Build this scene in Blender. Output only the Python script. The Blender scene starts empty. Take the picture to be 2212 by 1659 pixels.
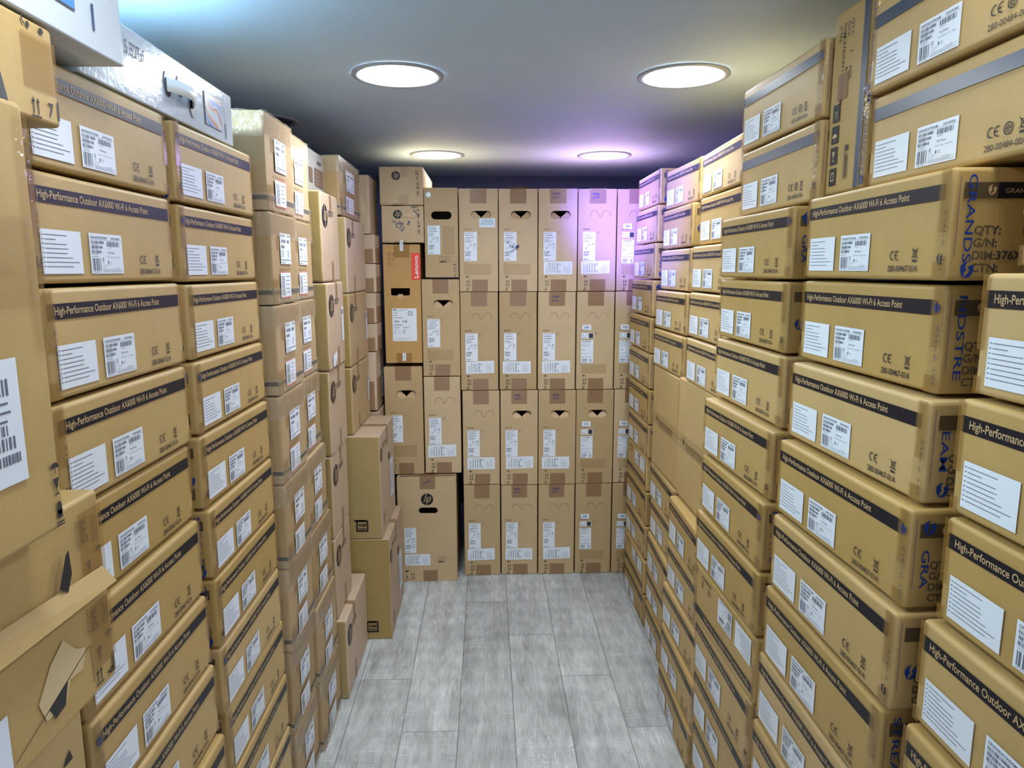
import bpy, bmesh, math, random
from mathutils import Vector, Matrix, noise
R_ = random.Random(7)
SC = bpy.context.scene
COL = SC.collection
PI = math.pi
# ------------------------------------------------------------------ camera
HC = 1.4132                      # camera height above the floor
YAW, PITCH, ROLL, FPX = 0.0344, 0.1604, -0.0024, 1520.6
cd = bpy.data.cameras.new('camera'); cam = bpy.data.objects.new('camera', cd); COL.objects.link(cam)
cd.sensor_width = 36; cd.lens = FPX / 2212 * 36; cd.clip_start = 0.02; cd.clip_end = 50
_f = Vector((math.sin(YAW)*math.cos(PITCH), math.cos(YAW)*math.cos(PITCH), -math.sin(PITCH)))
_r = Vector((math.cos(YAW), -math.sin(YAW), 0)); _u = _r.cross(_f)
_r2 = math.cos(ROLL)*_r + math.sin(ROLL)*_u; _u2 = -math.sin(ROLL)*_r + math.cos(ROLL)*_u
M = Matrix((_r2, _u2, -_f)).transposed().to_4x4(); M.translation = Vector((0, 0, HC)); cam.matrix_world = M
SC.camera = cam
# ------------------------------------------------------------------ world, exposure
w = bpy.data.worlds.new('world'); SC.world = w; w.use_nodes = True
w.node_tree.nodes['Background'].inputs[0].default_value = (0.80, 0.88, 1.0, 1)
w.node_tree.nodes['Background'].inputs[1].default_value = .75
SC.view_settings.view_transform = 'Standard'; SC.view_settings.look = 'None'
SC.view_settings.gamma = 1; SC.view_settings.use_curve_mapping = False
SC.view_settings.exposure = 1.42
LENS_POWER = 18.0
LAMP_TINT = (0.90, 0.96, 1.0)

# ------------------------------------------------------------------ materials
def mat(name, rgb=(.8, .8, .8), rough=.5, spec=.5, alpha=1, emit=None, coat=0):
    m = bpy.data.materials.new(name); m.use_nodes = True
    b = m.node_tree.nodes['Principled BSDF']
    b.inputs['Base Color'].default_value = (*rgb, 1); b.inputs['Roughness'].default_value = rough
    b.inputs['Specular IOR Level'].default_value = spec; b.inputs['Alpha'].default_value = alpha
    b.inputs['Coat Weight'].default_value = coat
    if emit: b.inputs['Emission Color'].default_value = (*emit[:3], 1); b.inputs['Emission Strength'].default_value = emit[3]
    return m
def N(m, t, **k):
    n = m.node_tree.nodes.new(t)
    for a, b in k.items(): setattr(n, a, b)
    return n
def LK(m, a, b): m.node_tree.links.new(a, b)
def MATH(m, op, a, b=None, c=None):
    n = N(m, 'ShaderNodeMath', operation=op)
    for i, v in enumerate((a, b, c)):
        if v is None: continue
        if isinstance(v, (int, float)): n.inputs[i].default_value = v
        else: LK(m, v, n.inputs[i])
    return n.outputs[0]
def MIX(m, f, a, b, mode='MIX'):
    n = N(m, 'ShaderNodeMix', data_type='RGBA', blend_type=mode)
    for i, v in ((0, f), (6, a), (7, b)):
        if isinstance(v, (int, float)): n.inputs[i].default_value = v
        elif isinstance(v, tuple): n.inputs[i].default_value = (*v, 1)
        else: LK(m, v, n.inputs[i])
    return n.outputs[2]
def NOISE(m, vec, scale, detail=3, rough=.5, sc=None):
    if sc:
        mp = N(m, 'ShaderNodeMapping'); mp.inputs['Scale'].default_value = sc; LK(m, vec, mp.inputs[0]); vec = mp.outputs[0]
    n = N(m, 'ShaderNodeTexNoise'); n.inputs['Scale'].default_value = scale; n.inputs['Detail'].default_value = detail
    n.inputs['Roughness'].default_value = rough; LK(m, vec, n.inputs['Vector']); return n.outputs['Fac']
def RAMP(m, f, stops):
    n = N(m, 'ShaderNodeValToRGB'); LK(m, f, n.inputs[0]); e = n.color_ramp.elements
    e[0].position, e[0].color = stops[0][0], (*stops[0][1], 1); e[1].position, e[1].color = stops[-1][0], (*stops[-1][1], 1)
    for p, c in stops[1:-1]: x = e.new(p); x.color = (*c, 1)
    return n.outputs[0]
def BUMP(m, h, strength, dist=.001):
    n = N(m, 'ShaderNodeBump'); n.inputs['Strength'].default_value = strength; n.inputs['Distance'].default_value = dist
    LK(m, h, n.inputs['Height']); LK(m, n.outputs[0], m.node_tree.nodes['Principled BSDF'].inputs['Normal'])
def card(name, rgb, var=.10, rough=.5):
    m = mat(name, rgb, rough, .35); b = m.node_tree.nodes['Principled BSDF']
    tc = N(m, 'ShaderNodeTexCoord').outputs['Object']; oi = N(m, 'ShaderNodeObjectInfo')
    n1 = NOISE(m, tc, 9, 4, .6); n2 = NOISE(m, tc, 420, 2, .6, (1, 1, .25)); n3 = NOISE(m, tc, 60, 3, .6, (1, 1, .06))
    d = tuple(c*(1-var*1.6) for c in rgb); l = tuple(min(1, c*(1+var)) for c in rgb)
    c = MIX(m, n1, d, l)
    c = MIX(m, MATH(m, 'MULTIPLY', n2, .16), c, (.16, .10, .04))
    k = MATH(m, 'MULTIPLY_ADD', oi.outputs['Random'], .22, .88)
    h = N(m, 'ShaderNodeHueSaturation'); LK(m, c, h.inputs['Color']); LK(m, k, h.inputs['Value'])
    LK(m, MATH(m, 'MULTIPLY_ADD', oi.outputs['Random'], -.14, 1.05), h.inputs['Saturation'])
    LK(m, h.outputs[0], b.inputs['Base Color'])
    BUMP(m, MATH(m, 'ADD', MATH(m, 'MULTIPLY', n1, .9), MATH(m, 'MULTIPLY', n3, .35)), .35, .0025)
    return m
KR = card('kraft_cardboard', (.525, .352, .128))
KR2 = card('smooth_kraft_cardboard', (.56, .405, .22), .07)
KR3 = card('pinkish_kraft_cardboard', (.55, .41, .28), .05)
KRS = card('shaded_side_kraft', (.41, .29, .11), .06)  # same kraft, with the olive shade of the end faces put into its colour
KR4 = card('brown_wrapped_cardboard', (.44, .30, .145), .07)
KRO = card('orange_kraft_cardboard', (.56, .33, .115), .07)
KRG = card('grey_printed_cardboard', (.42, .40, .35), .06)
LIGHT = mat('bare_print_gap', (.52, .37, .19), .5)
INK = mat('navy_black_ink', (.007, .007, .014), .42, .32)
INKF = mat('blue_black_ink', (.02, .04, .08), .32, .6)
PR = mat('black_print', (.035, .03, .03), .6)
PRB = mat('brown_faded_print', (.16, .095, .045), .6)
PAPER = mat('white_label_paper', (.74, .80, .88), .42)
PAPB = mat('glossy_blue_white_paper', (.66, .79, .86), .3)
GREYP = mat('grey_label_print', (.13, .15, .19), .6)
BLUE = mat('blue_tape_print', (.005, .035, .22), .3)
MARK = mat('blue_marker', (.02, .02, .16), .5)
RED = mat('red_print', (.80, .055, .03), .45)
WHT = mat('white_print', (.85, .85, .85), .5)
AMB = mat('amber_packing_tape', (.34, .18, .035), .16, .6, .42)
TAN = mat('brown_packing_tape', (.33, .19, .10), .22, .5, .72)
CLR = mat('clear_packing_tape', (.40, .26, .09), .08, .8, .20)
FILM = mat('clear_stretch_film', (.75, .68, .55), .07, 1, .20)
_tc = N(FILM, 'ShaderNodeTexCoord').outputs['Object']
BUMP(FILM, NOISE(FILM, _tc, 22, 4, .6, (1, 1, .4)), .9, .02)
_tc = N(CLR, 'ShaderNodeTexCoord').outputs['Object']; BUMP(CLR, NOISE(CLR, _tc, 35, 3, .6), .5, .006)
GLOSSY = mat('glossy_white_carton', (.62, .68, .76), .17, .6, coat=.4)
_tc = N(GLOSSY, 'ShaderNodeTexCoord').outputs['Object']; BUMP(GLOSSY, NOISE(GLOSSY, _tc, 60, 3, .6), .35, .0015)
DARK = mat('opening_shade', (.02, .02, .025), .4)  # flat dark colour painting the shade inside holes, slits and gaps
FLAPM = card('inner_flap_cardboard', (.58, .40, .22), .05)

# ------------------------------------------------------------------ object helpers
def link(name, me, parent=None):
    o = bpy.data.objects.new(name, me); COL.objects.link(o)
    if parent: o.parent = parent
    return o
def thing(name, label, cat, group=None, kind=None):
    o = bpy.data.objects.new(name, None); COL.objects.link(o); o.empty_display_size = .05
    tag(o, label, cat, group, kind); return o
def tag(o, label=None, cat=None, group=None, kind=None):
    if label: o['label'] = label
    if cat: o['category'] = cat
    if group: o['group'] = group
    if kind: o['kind'] = kind
    return o
def copy_tree(o, parent=None):
    c = o.copy(); COL.objects.link(c)
    if parent: c.parent = parent
    for ch in list(o.children): copy_tree(ch, c)
    return c
_tcache = {}
def glyphs(s, bold=0, shear=0):
    k = (s, bold, shear)
    if k not in _tcache:
        cu = bpy.data.curves.new('t', 'FONT'); cu.body = s; cu.size = 1; cu.offset = bold; cu.resolution_u = 3; cu.shear = shear
        ob = bpy.data.objects.new('t', cu); COL.objects.link(ob)
        bpy.context.view_layer.update()
        me = bpy.data.meshes.new_from_object(ob.evaluated_get(bpy.context.evaluated_depsgraph_get()))
        vs = [(v.co.x, v.co.y) for v in me.vertices]; fs = [tuple(p.vertices) for p in me.polygons]
        bpy.data.objects.remove(ob); bpy.data.meshes.remove(me); bpy.data.curves.remove(cu)
        x0 = min(v[0] for v in vs); x1 = max(v[0] for v in vs)
        _tcache[k] = ([(x-x0, y) for x, y in vs], fs, x1-x0)
    return _tcache[k]
class Ink:
    """flat shapes collected in the plane of one face (u right, v up)"""
    def __init__(s): s.v = []; s.f = []
    def poly(s, pts):
        n = len(s.v); s.v += list(pts); s.f.append(tuple(range(n, n+len(pts)))); return s
    def rect(s, u0, v0, u1, v1): return s.poly([(u0, v0), (u1, v0), (u1, v1), (u0, v1)])
    def rrect(s, u0, v0, u1, v1, r):
        p = []
        for cx, cy, a in ((u1-r, v0+r, -90), (u1-r, v1-r, 0), (u0+r, v1-r, 90), (u0+r, v0+r, 180)):
            for i in range(5): t = math.radians(a+i*22.5); p.append((cx+r*math.cos(t), cy+r*math.sin(t)))
        return s.poly(p)
    def frame(s, u0, v0, u1, v1, t): return s.rect(u0, v0, u1, v0+t).rect(u0, v1-t, u1, v1).rect(u0, v0+t, u0+t, v1-t).rect(u1-t, v0+t, u1, v1-t)
    def ell(s, u, v, a, b=None, n=28):
        b = b or a; return s.poly([(u+a*math.cos(2*PI*i/n), v+b*math.sin(2*PI*i/n)) for i in range(n)])
    def arc(s, u, v, r, t, a0, a1, n=14):
        for i in range(n):
            p, q = math.radians(a0+(a1-a0)*i/n), math.radians(a0+(a1-a0)*(i+1)/n)
            s.poly([(u+(r-t)*math.cos(p), v+(r-t)*math.sin(p)), (u+r*math.cos(p), v+r*math.sin(p)), (u+r*math.cos(q), v+r*math.sin(q)), (u+(r-t)*math.cos(q), v+(r-t)*math.sin(q))])
        return s
    def line(s, pts, t):
        for (a, b), (c, d) in zip(pts, pts[1:]):
            L = math.hypot(c-a, d-b) or 1; nx, ny = -(d-b)/L*t/2, (c-a)/L*t/2; ex, ey = (c-a)/L*t*.3, (d-b)/L*t*.3
            s.poly([(a-ex+nx, b-ey+ny), (a-ex-nx, b-ey-ny), (c+ex-nx, d+ey-ny), (c+ex+nx, d+ey+ny)])
        return s
    def text(s, t, u, v, h, w=None, rot=0, bold=0, shear=0, gap=None):
        vs, fs, tw = glyphs(t, bold, shear); k = h/.70; kx = (w/tw) if w else k
        c, n = math.cos(math.radians(rot)), math.sin(math.radians(rot)); o = len(s.v)
        s.v += [(u+x*kx*c-y*k*n, v+x*kx*n+y*k*c) for x, y in vs]; s.f += [tuple(i+o for i in f) for f in fs]; return s
    def bars(s, u0, v0, u1, v1, seed=1, vert=True, dens=.0012):
        r = random.Random(seed); x = u0 if vert else v0; e = u1 if vert else v1
        while x < e:
            t = dens*r.choice((.35, .5, .8, 1.1)); y = min(x+t, e)
            if vert: s.rect(x, v0, y, v1)
            else: s.rect(u0, x, u1, y)
            x = y+dens*r.choice((.4, .5, .9))
        return s
    def lines(s, u0, v0, u1, v1, n, t, seed=1, vary=.45, rot=False):
        r = random.Random(seed)
        for i in range(n):
            if rot:
                x = u0+(u1-u0)*(i+.5)/n; e = v0+(v1-v0)*(1-vary*r.random()); s.rect(x, v0, x+t, e)
            else:
                y = v1-(v1-v0)*(i+.5)/n; e = u0+(u1-u0)*(1-vary*r.random()); s.rect(u0, y, e, y+t)
        return s
    def ce(s, u, v, h, t=None):
        r = h/2; t = t or h*.13; s.arc(u+r, v+r, r, t, 75, 285); s.arc(u+r*2.6, v+r, r, t, 75, 285); s.rect(u+r*1.7, v+r-t/2, u+r*2.5, v+r+t/2); return s
    def bin(s, u, v, w, h):
        t = w*.09; s.line([(u, v+h), (u+w, v+h*.28)], t).line([(u+w, v+h), (u, v+h*.28)], t)
        s.line([(u+w*.2, v+h*.85), (u+w*.3, v+h*.34), (u+w*.7, v+h*.34), (u+w*.8, v+h*.85), (u+w*.2, v+h*.85)], t)
        return s.rect(u+w*.12, v, u+w*.88, v+h*.17)
    def up(s, u, v, h, t=None, bar=True):
        t = t or h*.11
        for k in (0, h*.45):
            s.rect(u+k, v, u+k+t, v+h*.75); s.poly([(u+k+t/2-h*.16, v+h*.7), (u+k+t/2+h*.16, v+h*.7), (u+k+t/2, v+h)])
        if bar: s.rect(u-h*.2, v-h*.22, u+h*.75, v-h*.1)
        return s
    def umb(s, u, v, r):
        s.poly([(u+r*math.cos(math.radians(a)), v+r*.8*math.sin(math.radians(a))) for a in range(0, 181, 20)]); s.rect(u-r*.08, v-r*.8, u+r*.08, v); return s
    def glass(s, u, v, h):
        s.poly([(u-h*.28, v+h), (u+h*.28, v+h), (u+h*.1, v+h*.45), (u-h*.1, v+h*.45)]); s.rect(u-h*.04, v+h*.08, u+h*.04, v+h*.5); s.rect(u-h*.2, v, u+h*.2, v+h*.08); return s
    def swoosh(s, u, v, k, rot=0):
        p1 = [(-.5, .05), (-.47, .5), (-.2, .78), (.12, .9), (-.05, .62), (-.1, .35), (.02, .1), (-.18, -.12), (-.1, -.62), (-.33, -.36)]
        p2 = [(-.1, -.62), (.35, -.45), (.55, -.1), (.62, .3), (.58, .62), (.3, .52), (.12, .35), (.28, .12), (.22, -.12), (.02, -.3)]
        c, n = math.cos(rot), math.sin(rot)
        for p in (p1, p2): s.poly([(u+k*(x*c-y*n), v+k*(x*n+y*c)) for x, y in p])
        return s
    def build(s, name, m, parent, box, face='front', off=.0005):
        L, D, H = box
        fn = {'front': lambda u, v: (-L/2+u, -D/2-off, v), 'left': lambda u, v: (-L/2-off, D/2-u, v),
              'right': lambda u, v: (L/2+off, -D/2+u, v), 'top': lambda u, v: (-L/2+u, -D/2+v, H+off)}[face]
        me = bpy.data.meshes.new(name); me.from_pydata([fn(*p) for p in s.v], [], s.f); me.materials.append(m); me.update()
        return link(name, me, parent)
def wrap(name, m, parent, box, v0, v1, back, fwd, side='left', off=.0012, wob=0.0, nu=10, nv=6, seed=0):
    """tape or film folded round a vertical corner: 'back' along the end face, 'fwd' along the front"""
    L, D, H = box; bm = bmesh.new(); rows = []
    ts = [-back+back*i/nu for i in range(nu)]+[fwd*i/nu for i in range(nu+1)]
    for j in range(nv+1):
        v = v0+(v1-v0)*j/nv; r = []
        for t in ts:
            k = noise.noise(Vector((t*40+seed, v*40, seed*1.7)))*wob+off
            vv = v+(noise.noise(Vector((t*25, seed, 3)))*wob*2.5 if j in (0, nv) else 0)
            if t < 0: p = (-L/2-k, -D/2-t-.002, vv)
            elif t == 0: p = (-L/2-off*.5, -D/2-off*.5, vv)
            else: p = (-L/2+t, -D/2-k, vv)
            if side == 'right': p = (-p[0], p[1], p[2])
            r.append(bm.verts.new(p))
        rows.append(r)
    for a, b in zip(rows, rows[1:]):
        for i in range(len(ts)-1):
            q = (a[i], a[i+1], b[i+1], b[i]); bm.faces.new(q if side == 'left' else q[::-1])
    for f in bm.faces: f.smooth = True
    me = bpy.data.meshes.new(name); bm.to_mesh(me); bm.free(); me.materials.append(m); return link(name, me, parent)
def patch(name, m, parent, box, u0, v0, u1, v1, face='front', off=.0009, over=0):
    """flat strip of tape; over > 0 folds it over the top edge, < 0 under the bottom edge"""
    i = Ink().rect(u0, v0, u1, v1); o = i.build(name, m, parent, box, face, off)
    if over and face == 'front':
        L, D, H = box; bm = bmesh.new(); bm.from_mesh(o.data)
        z = H+.0009; a = [bm.verts.new(p) for p in ((-L/2+u0, -D/2-off, z), (-L/2+u1, -D/2-off, z), (-L/2+u1, -D/2+over, z), (-L/2+u0, -D/2+over, z))]; bm.faces.new(a)
        bm.to_mesh(o.data); bm.free()
    return o
def body_mesh(name, L, D, H, m, r=.005, seed=0, amp=.0011, side=None):
    bm = bmesh.new(); bmesh.ops.create_cube(bm, size=1); bmesh.ops.scale(bm, vec=(L-.0012, D-.0012, H-.0012), verts=bm.verts)
    bmesh.ops.translate(bm, vec=(0, 0, H/2), verts=bm.verts)
    bmesh.ops.subdivide_edges(bm, edges=bm.edges, cuts=5, use_grid_fill=True)
    sh = [e for e in bm.edges if e.calc_face_angle(0) > .5]
    g = bmesh.ops.bevel(bm, geom=sh, offset=r, segments=3, affect='EDGES', profile=.5)
    bf = set(g['faces'])
    for v in bm.verts:
        n = noise.noise_vector(Vector((v.co.x*9+seed*3.1, v.co.y*9+seed, v.co.z*9)))*amp
        c = v.co
        c.x -= math.copysign(abs(n.x), c.x); c.y -= math.copysign(abs(n.y), c.y)
        if c.z > H*.6: c.z -= abs(n.z)
    for f in bm.faces: f.smooth = f in bf
    me = bpy.data.meshes.new(name); me.materials.append(m)
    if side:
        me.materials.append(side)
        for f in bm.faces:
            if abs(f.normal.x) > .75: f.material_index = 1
    bm.to_mesh(me); bm.free(); return me
def panel_holed(w_, h_, hole, th=.003):
    """2D outline with a hole, extruded"""
    cu = bpy.data.curves.new('p', 'CURVE'); cu.dimensions = '2D'; cu.fill_mode = 'BOTH'; cu.extrude = th/2; cu.bevel_depth = .0008
    for pts in ([(0.001, .001), (w_-.001, .001), (w_-.001, h_-.001), (.001, h_-.001)], hole):
        sp = cu.splines.new('POLY'); sp.points.add(len(pts)-1)
        for p, (x, y) in zip(sp.points, pts): p.co = (x, y, 0, 1)
        sp.use_cyclic_u = True
    ob = bpy.data.objects.new('p', cu); COL.objects.link(ob); bpy.context.view_layer.update()
    me = bpy.data.meshes.new_from_object(ob.evaluated_get(bpy.context.evaluated_depsgraph_get())); bpy.data.objects.remove(ob)
    return me
def stadium(u, v, w_, h_, n=10):
    r = h_/2; p = []
    for i in range(n+1): t = math.radians(-90+180*i/n); p.append((u+w_/2-r+r*math.cos(t), v+r*math.sin(t)))
    for i in range(n+1): t = math.radians(90+180*i/n); p.append((u-w_/2+r+r*math.cos(t), v+r*math.sin(t)))
    return p
def holed_body(name, L, D, H, m, hole, r=.004):
    """hollow carton whose front board has a real hand hole"""
    bm = bmesh.new(); bm.from_mesh(panel_holed(L, H, hole))
    bmesh.ops.transform(bm, matrix=Matrix(((1, 0, 0, -L/2), (0, 0, -1, -D/2+.002), (0, 1, 0, 0), (0, 0, 0, 1))), verts=bm.verts)
    # x->x, y->z, z->-y
    b2 = bmesh.new(); bmesh.ops.create_cube(b2, size=1); bmesh.ops.scale(b2, vec=(L-.0008, D-.004, H-.0008), verts=b2.verts)
    bmesh.ops.translate(b2, vec=(0, .002, H/2), verts=b2.verts)
    fr = [f for f in b2.faces if f.normal.y < -.9]; bmesh.ops.delete(b2, geom=fr, context='FACES_ONLY')
    sh = [e for e in b2.edges if not e.is_boundary]; bmesh.ops.bevel(b2, geom=sh, offset=r*.5, segments=2, affect='EDGES')
    t = bpy.data.meshes.new('t'); b2.to_mesh(t); b2.free(); bm.from_mesh(t); bpy.data.meshes.remove(t)
    me = bpy.data.meshes.new(name); bm.to_mesh(me); bm.free(); me.materials.append(m); return me
def place(o, fx, fy, z0, ang, D, zt=None):
    """front-face bottom centre at (fx, fy); ang is the turn about z"""
    c, s = math.cos(ang), math.sin(ang)
    o.location = (fx - s*D/2, fy + c*D/2, z0)
    o.rotation_euler = (0, 0, ang)
ORD = ['topmost', 'second', 'third', 'fourth', 'fifth', 'sixth', 'seventh', 'eighth', 'ninth', 'tenth', 'eleventh', 'twelfth', 'thirteenth', 'fourteenth']
NTH = ['first', 'second', 'third', 'fourth', 'fifth', 'sixth']

# ------------------------------------------------------------------ access point cartons
AL, AD, AH = .376, .321, .138
ABOX = (AL, AD, AH)
def access_point_carton(kind, near, seed):
    """kind 467 or 484; near = the end that faces the camera"""
    t = thing('access_point_carton', 'x', 'carton')
    link('carton_body', body_mesh('carton_body', AL, AD, AH, KR, r=.006, seed=seed), t)
    b467 = kind == 467
    st = Ink().rect(.0075, .0995, .3635 if b467 else .372, .1187).build('header_stripe', INK if b467 else INKF, t, ABOX)
    if b467:
        Ink().text('High-Performance Outdoor AX6000 Wi-Fi 6 Access Point', .0215, .1050, .0098, .272, bold=.014).build('stripe_lettering', LIGHT, st, ABOX, off=.0008)
    a = Ink().rect(.019, .0127, .1035, .0675).build('language_label', PAPER, t, ABOX, off=.0006)
    k = Ink(); r = random.Random(3)
    for i, e in enumerate((.62, .30, .60, .63, .60, .74, .93, .74)):
        y = .0605-i*.0056; k.rect(.0215, y, .0245, y+.0012); k.rect(.0265, y, .0265+.074*e, y+.0009)
    k.build('label_print', GREYP, a, ABOX, off=.0009)
    b = Ink().rect(.1222, .0125, .2062, .0677).build('serial_label', PAPER, t, ABOX, off=.0006)
    k = Ink().text('GRANDSTREAM', .1258, .0607, .0030, .040, bold=.01).text('GWN7664LR' if b467 else 'GWN7670LR', .1765, .0607, .0030, .024, bold=.01)
    k.rect(.1250, .0592, .2035, .0595)
    for i in range(3): k.bars(.1262, .0537-i*.0065, .158-i*.004, .0575-i*.0065, 5+i, dens=.0016).rect(.1265, .0522-i*.0065, .142, .0527-i*.0065)
    k.bars(.1655, .0505, .1985, .0575, 11, dens=.0022).text('SN: 0A3B771C', .166, .0478, .0013)
    k.rect(.1262, .0362, .142, .0367).bars(.1265, .0165, .1465, .0340, 21, dens=.0028).rect(.1265, .0145, .1440, .0150)
    k.text('No Power', .1665, .0405, .0030).text('N.W. 2.52 kg   G.W. 3.23 kg', .1640, .0350, .0016, .034)
    k.ell(.1660, .0285, .0014, .0022, 10).poly([(.1648, .0275), (.1672, .0275), (.166, .0250)]).arc(.1725, .0275, .0020, .0004, 0, 360, 8)
    k.frame(.1515, .0300, .1550, .0345, .0007).text('GPD: P+', .1512, .0270, .0012).text('FCC ID: YZZGWN', .1512, .0235, .0012).text('Made in China', .1512, .0205, .0012)
    k.text('Ver : 1.2A V2', .1800, .0195, .0018).rect(.1500, .0185, .2035, .0188).rect(.1500, .0168, .195, .0172).rect(.1500, .0150, .2030, .0154)
    k.build('label_print', GREYP, b, ABOX, off=.0009)
    c = Ink().ce(.2585, .0270, .0133)
    if b467: c.bin(.3080, .0245, .0120, .0180).text('280-00467-01A', .2555, .0118, .0082, .0660, bold=.010)
    else: c.arc(.292, .0338, .0075, .0016, 0, 360, 20).arc(.292, .0338, .0040, .0012, 0, 320).rect(.2885, .0333, .2955, .0345).bin(.3080, .0245, .0120, .0180).text('280-00484-00A', .2555, .0118, .0078, .0660)
    c.build('compliance_marks', PR, t, ABOX)
    # end panel
    e = Ink().rect(.014, .0995, .307, .1187)
    band = e.build('end_band', INK, t, ABOX, near)
    Ink().swoosh(.046, .1085, .0085).text('GRANDSTREAM', .062, .1060, .0055, .060).build('band_emblem', LIGHT, band, ABOX, near, .0008)
    e = Ink()
    for i, s in enumerate(('QTY:      1      PCS', 'G/N:              KG', 'DIM:376X321X138MM', 'CTN:')): e.text(s, .030, .0570-i*.0152, .0100, bold=.03)
    for i in range(4): e.frame(.205+i*.026, .020, .227+i*.026, .042, .0045)
    e.up(.212, .026, .011, bar=False).umb(.242, .031, .006).glass(.268, .025, .012).glass(.294, .025, .012)
    e.build('end_panel_print', PR, t, ABOX, near)
    # corner tape on both corners of the front, with its printing
    words = [('GRANDS', 0, .012), ('STREAM', 0, .012), ('', .0, .055), ('GRA', .045, .112), ('EAM', .03, .018), ('NDSTRE', .004, None)]
    far = 'left' if near == 'right' else 'right'
    tp = wrap('corner_tape', CLR, t, ABOX, .0015, AH-.0015, .055, .022, near, .0011, .0004, 8, 8, seed)
    wd, o, sv = words[seed % 6]; k = Ink()
    if wd: k.text(wd, .018, AH-.010-o, .0100, .0175*len(wd), rot=-90, bold=.004)
    if sv: k.swoosh(.024, sv, .014)
    if near == 'right':
        k.rect(.008, .03, .0085, AH-.012).build('tape_print', BLUE, tp, ABOX, 'right', .0021)
    else: 
        k.v = [(AD-.046+u, v) for u, v in k.v]; k.build('tape_print', BLUE, tp, ABOX, 'left', .0021)
    k = Ink().text('T H E   W O R L D', AL-.0035 if near == 'right' else .0175, .012, .0034, .075, rot=90)
    if seed % 3 != 1: k.swoosh((AL-.0095) if near == 'right' else .0095, .108 if seed % 2 else .026, .0095)
    k.build('tape_print', BLUE if seed % 2 else PR, tp, ABOX, 'front', .0020)
    q = Ink(); u0 = 0.0015 if near == 'right' else AL-.012
    q.rect(u0, .052, u0+.0105, AH-.002).rect(u0, .002, u0+.0105, .022).build('edge_tape', AMB, t, ABOX, off=.0008)
    q = Ink(); u0 = AL-.019 if near == 'right' else .0015
    q.rect(u0, .060, u0+.0175, AH-.002).rect(u0-.006, .002, u0+.0175, .024).build('edge_tape', AMB, t, ABOX, off=.0008)
    return t
PROTO = {}
def ap(kind, near, seed):
    k = (kind, near, seed)
    if k not in PROTO: PROTO[k] = access_point_carton(*k); return PROTO[k]
    return copy_tree(PROTO[k])
def stack(side, nth, rows, zs, wall, top=0, group=None, kinds=None, inv=(), what=None):
    """rows: (x, y centre, yaw) per carton; zs: the levels between them, relative to the camera"""
    sgn = 1 if side == 'right' else -1
    for i, (x, y, yaw) in enumerate(rows):
        kd = kinds[i] if kinds else 467
        o = ap(kd, 'right' if side == 'right' else 'left', (i*5+nth*3) % 6)
        zt, zb = zs[i]+HC, zs[i+1]+HC; h = zt-zb-.0042
        ang = -PI/2*sgn - yaw
        place(o, x, y, zb+.0004, ang, AD); o.scale = (1, 1, h/AH)
        if i in inv: o.rotation_euler = (0, PI, ang); o.location.z = zb+.0004+h
        o['label'] = ('upside-down ' if i in inv else '') + '%s carton, %s from top, %s %s-wall stack counted from the camera' % (
            'access point' if kd == 467 else 'plain-striped access point', ORD[i+top], NTH[nth-1], side)
        o['category'] = 'carton'; o['group'] = group or 'access point cartons stacked along the %s wall' % side
def lev(z, n_floor):
    """continue measured levels evenly to the floor"""
    z = list(z); k = n_floor+1-len(z)
    if k > 0: s = (-HC-z[-1])/k; z += [z[-1]+s*(i+1) for i in range(k)]
    z[-1] = -HC; return z
#RIGHT
def ext(rows, n):
    rows = list(rows)
    while len(rows) < n: rows.append(rows[-1])
    return rows
stack('right', 1, ext([(.537, .566, .005), (.527, .570, .004), (.523, .568, .005), (.513, .578, .004), (.504, .579, .003)], 10), lev([-.0, -.1375, -.2745, -.404, -.5405, -.685], 10), 'right', top=1)
stack('right', 1, [(.516, .490, 0)], [.1375, .001], 'right')
stack('right', 2, ext([(.534, 1.000, .010), (.545, 1.018, -.010), (.528, 1.003, -.018), (.512, .996, -.022), (.505, .993, -.01), (.503, 1.003, -.008), (.503, 1.020, 0), (.499, 1.022, 0)], 11), lev([.120, -.0145, -.153, -.2875, -.422, -.560, -.6995, -.8395, -.980], 11), 'right', top=2)
stack('right', 2, [(.572, .904, 0), (.576, .896, 0)], [.386, .255, .1215], 'right', kinds=[484, 484])
stack('right', 3, ext([(.542, 1.452, -.012), (.543, 1.455, .004), (.538, 1.444, -.010), (.517, 1.436, -.030), (.510, 1.431, 0), (.504, 1.428, -.014), (.506, 1.426, -.02), (.512, 1.440, .003), (.518, 1.455, .004), (.522, 1.460, .006)], 11), lev([.1165, -.018, -.154, -.293, -.429, -.5655, -.698, -.841, -.984], 11), 'right', top=2, inv=(6,))
stack('right', 3, [(.571, 1.430, -.010), (.570, 1.424, 0)], [.391, .2575, .1175], 'right', kinds=[484, 484])
stack('right', 4, [(.624, 1.922, .035), (.622, 1.908, .010), (.605, 1.913, .008), (.600, 1.909, .008), (.596, 1.906, .008)], [.332, .2075, .071, -.062, -.197, -.331], 'right')
stack('right', 4, [(.574, 1.972, .03), (.575, 1.962, .008), (.568, 1.966, -.01), (.560, 1.950, .006), (.556, 1.955, .012)], [-.711, -.8595, -1.0, -1.135, -1.278, -HC], 'right', top=6)
stack('right', 5, [(.644, 2.374, -.03), (.634, 2.389, .006), (.632, 2.386, -.006), (.619, 2.384, -.022), (.614, 2.380, -.02)], [.344, .2095, .0715, -.069, -.2075, -.345], 'right')
stack('right', 5, [(.614, 2.402, .02), (.618, 2.396, .009), (.608, 2.400, .03), (.611, 2.405, .02), (.608, 2.392, .008)], [-.717, -.855, -.9945, -1.142, -1.272, -HC], 'right', top=6)
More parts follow.
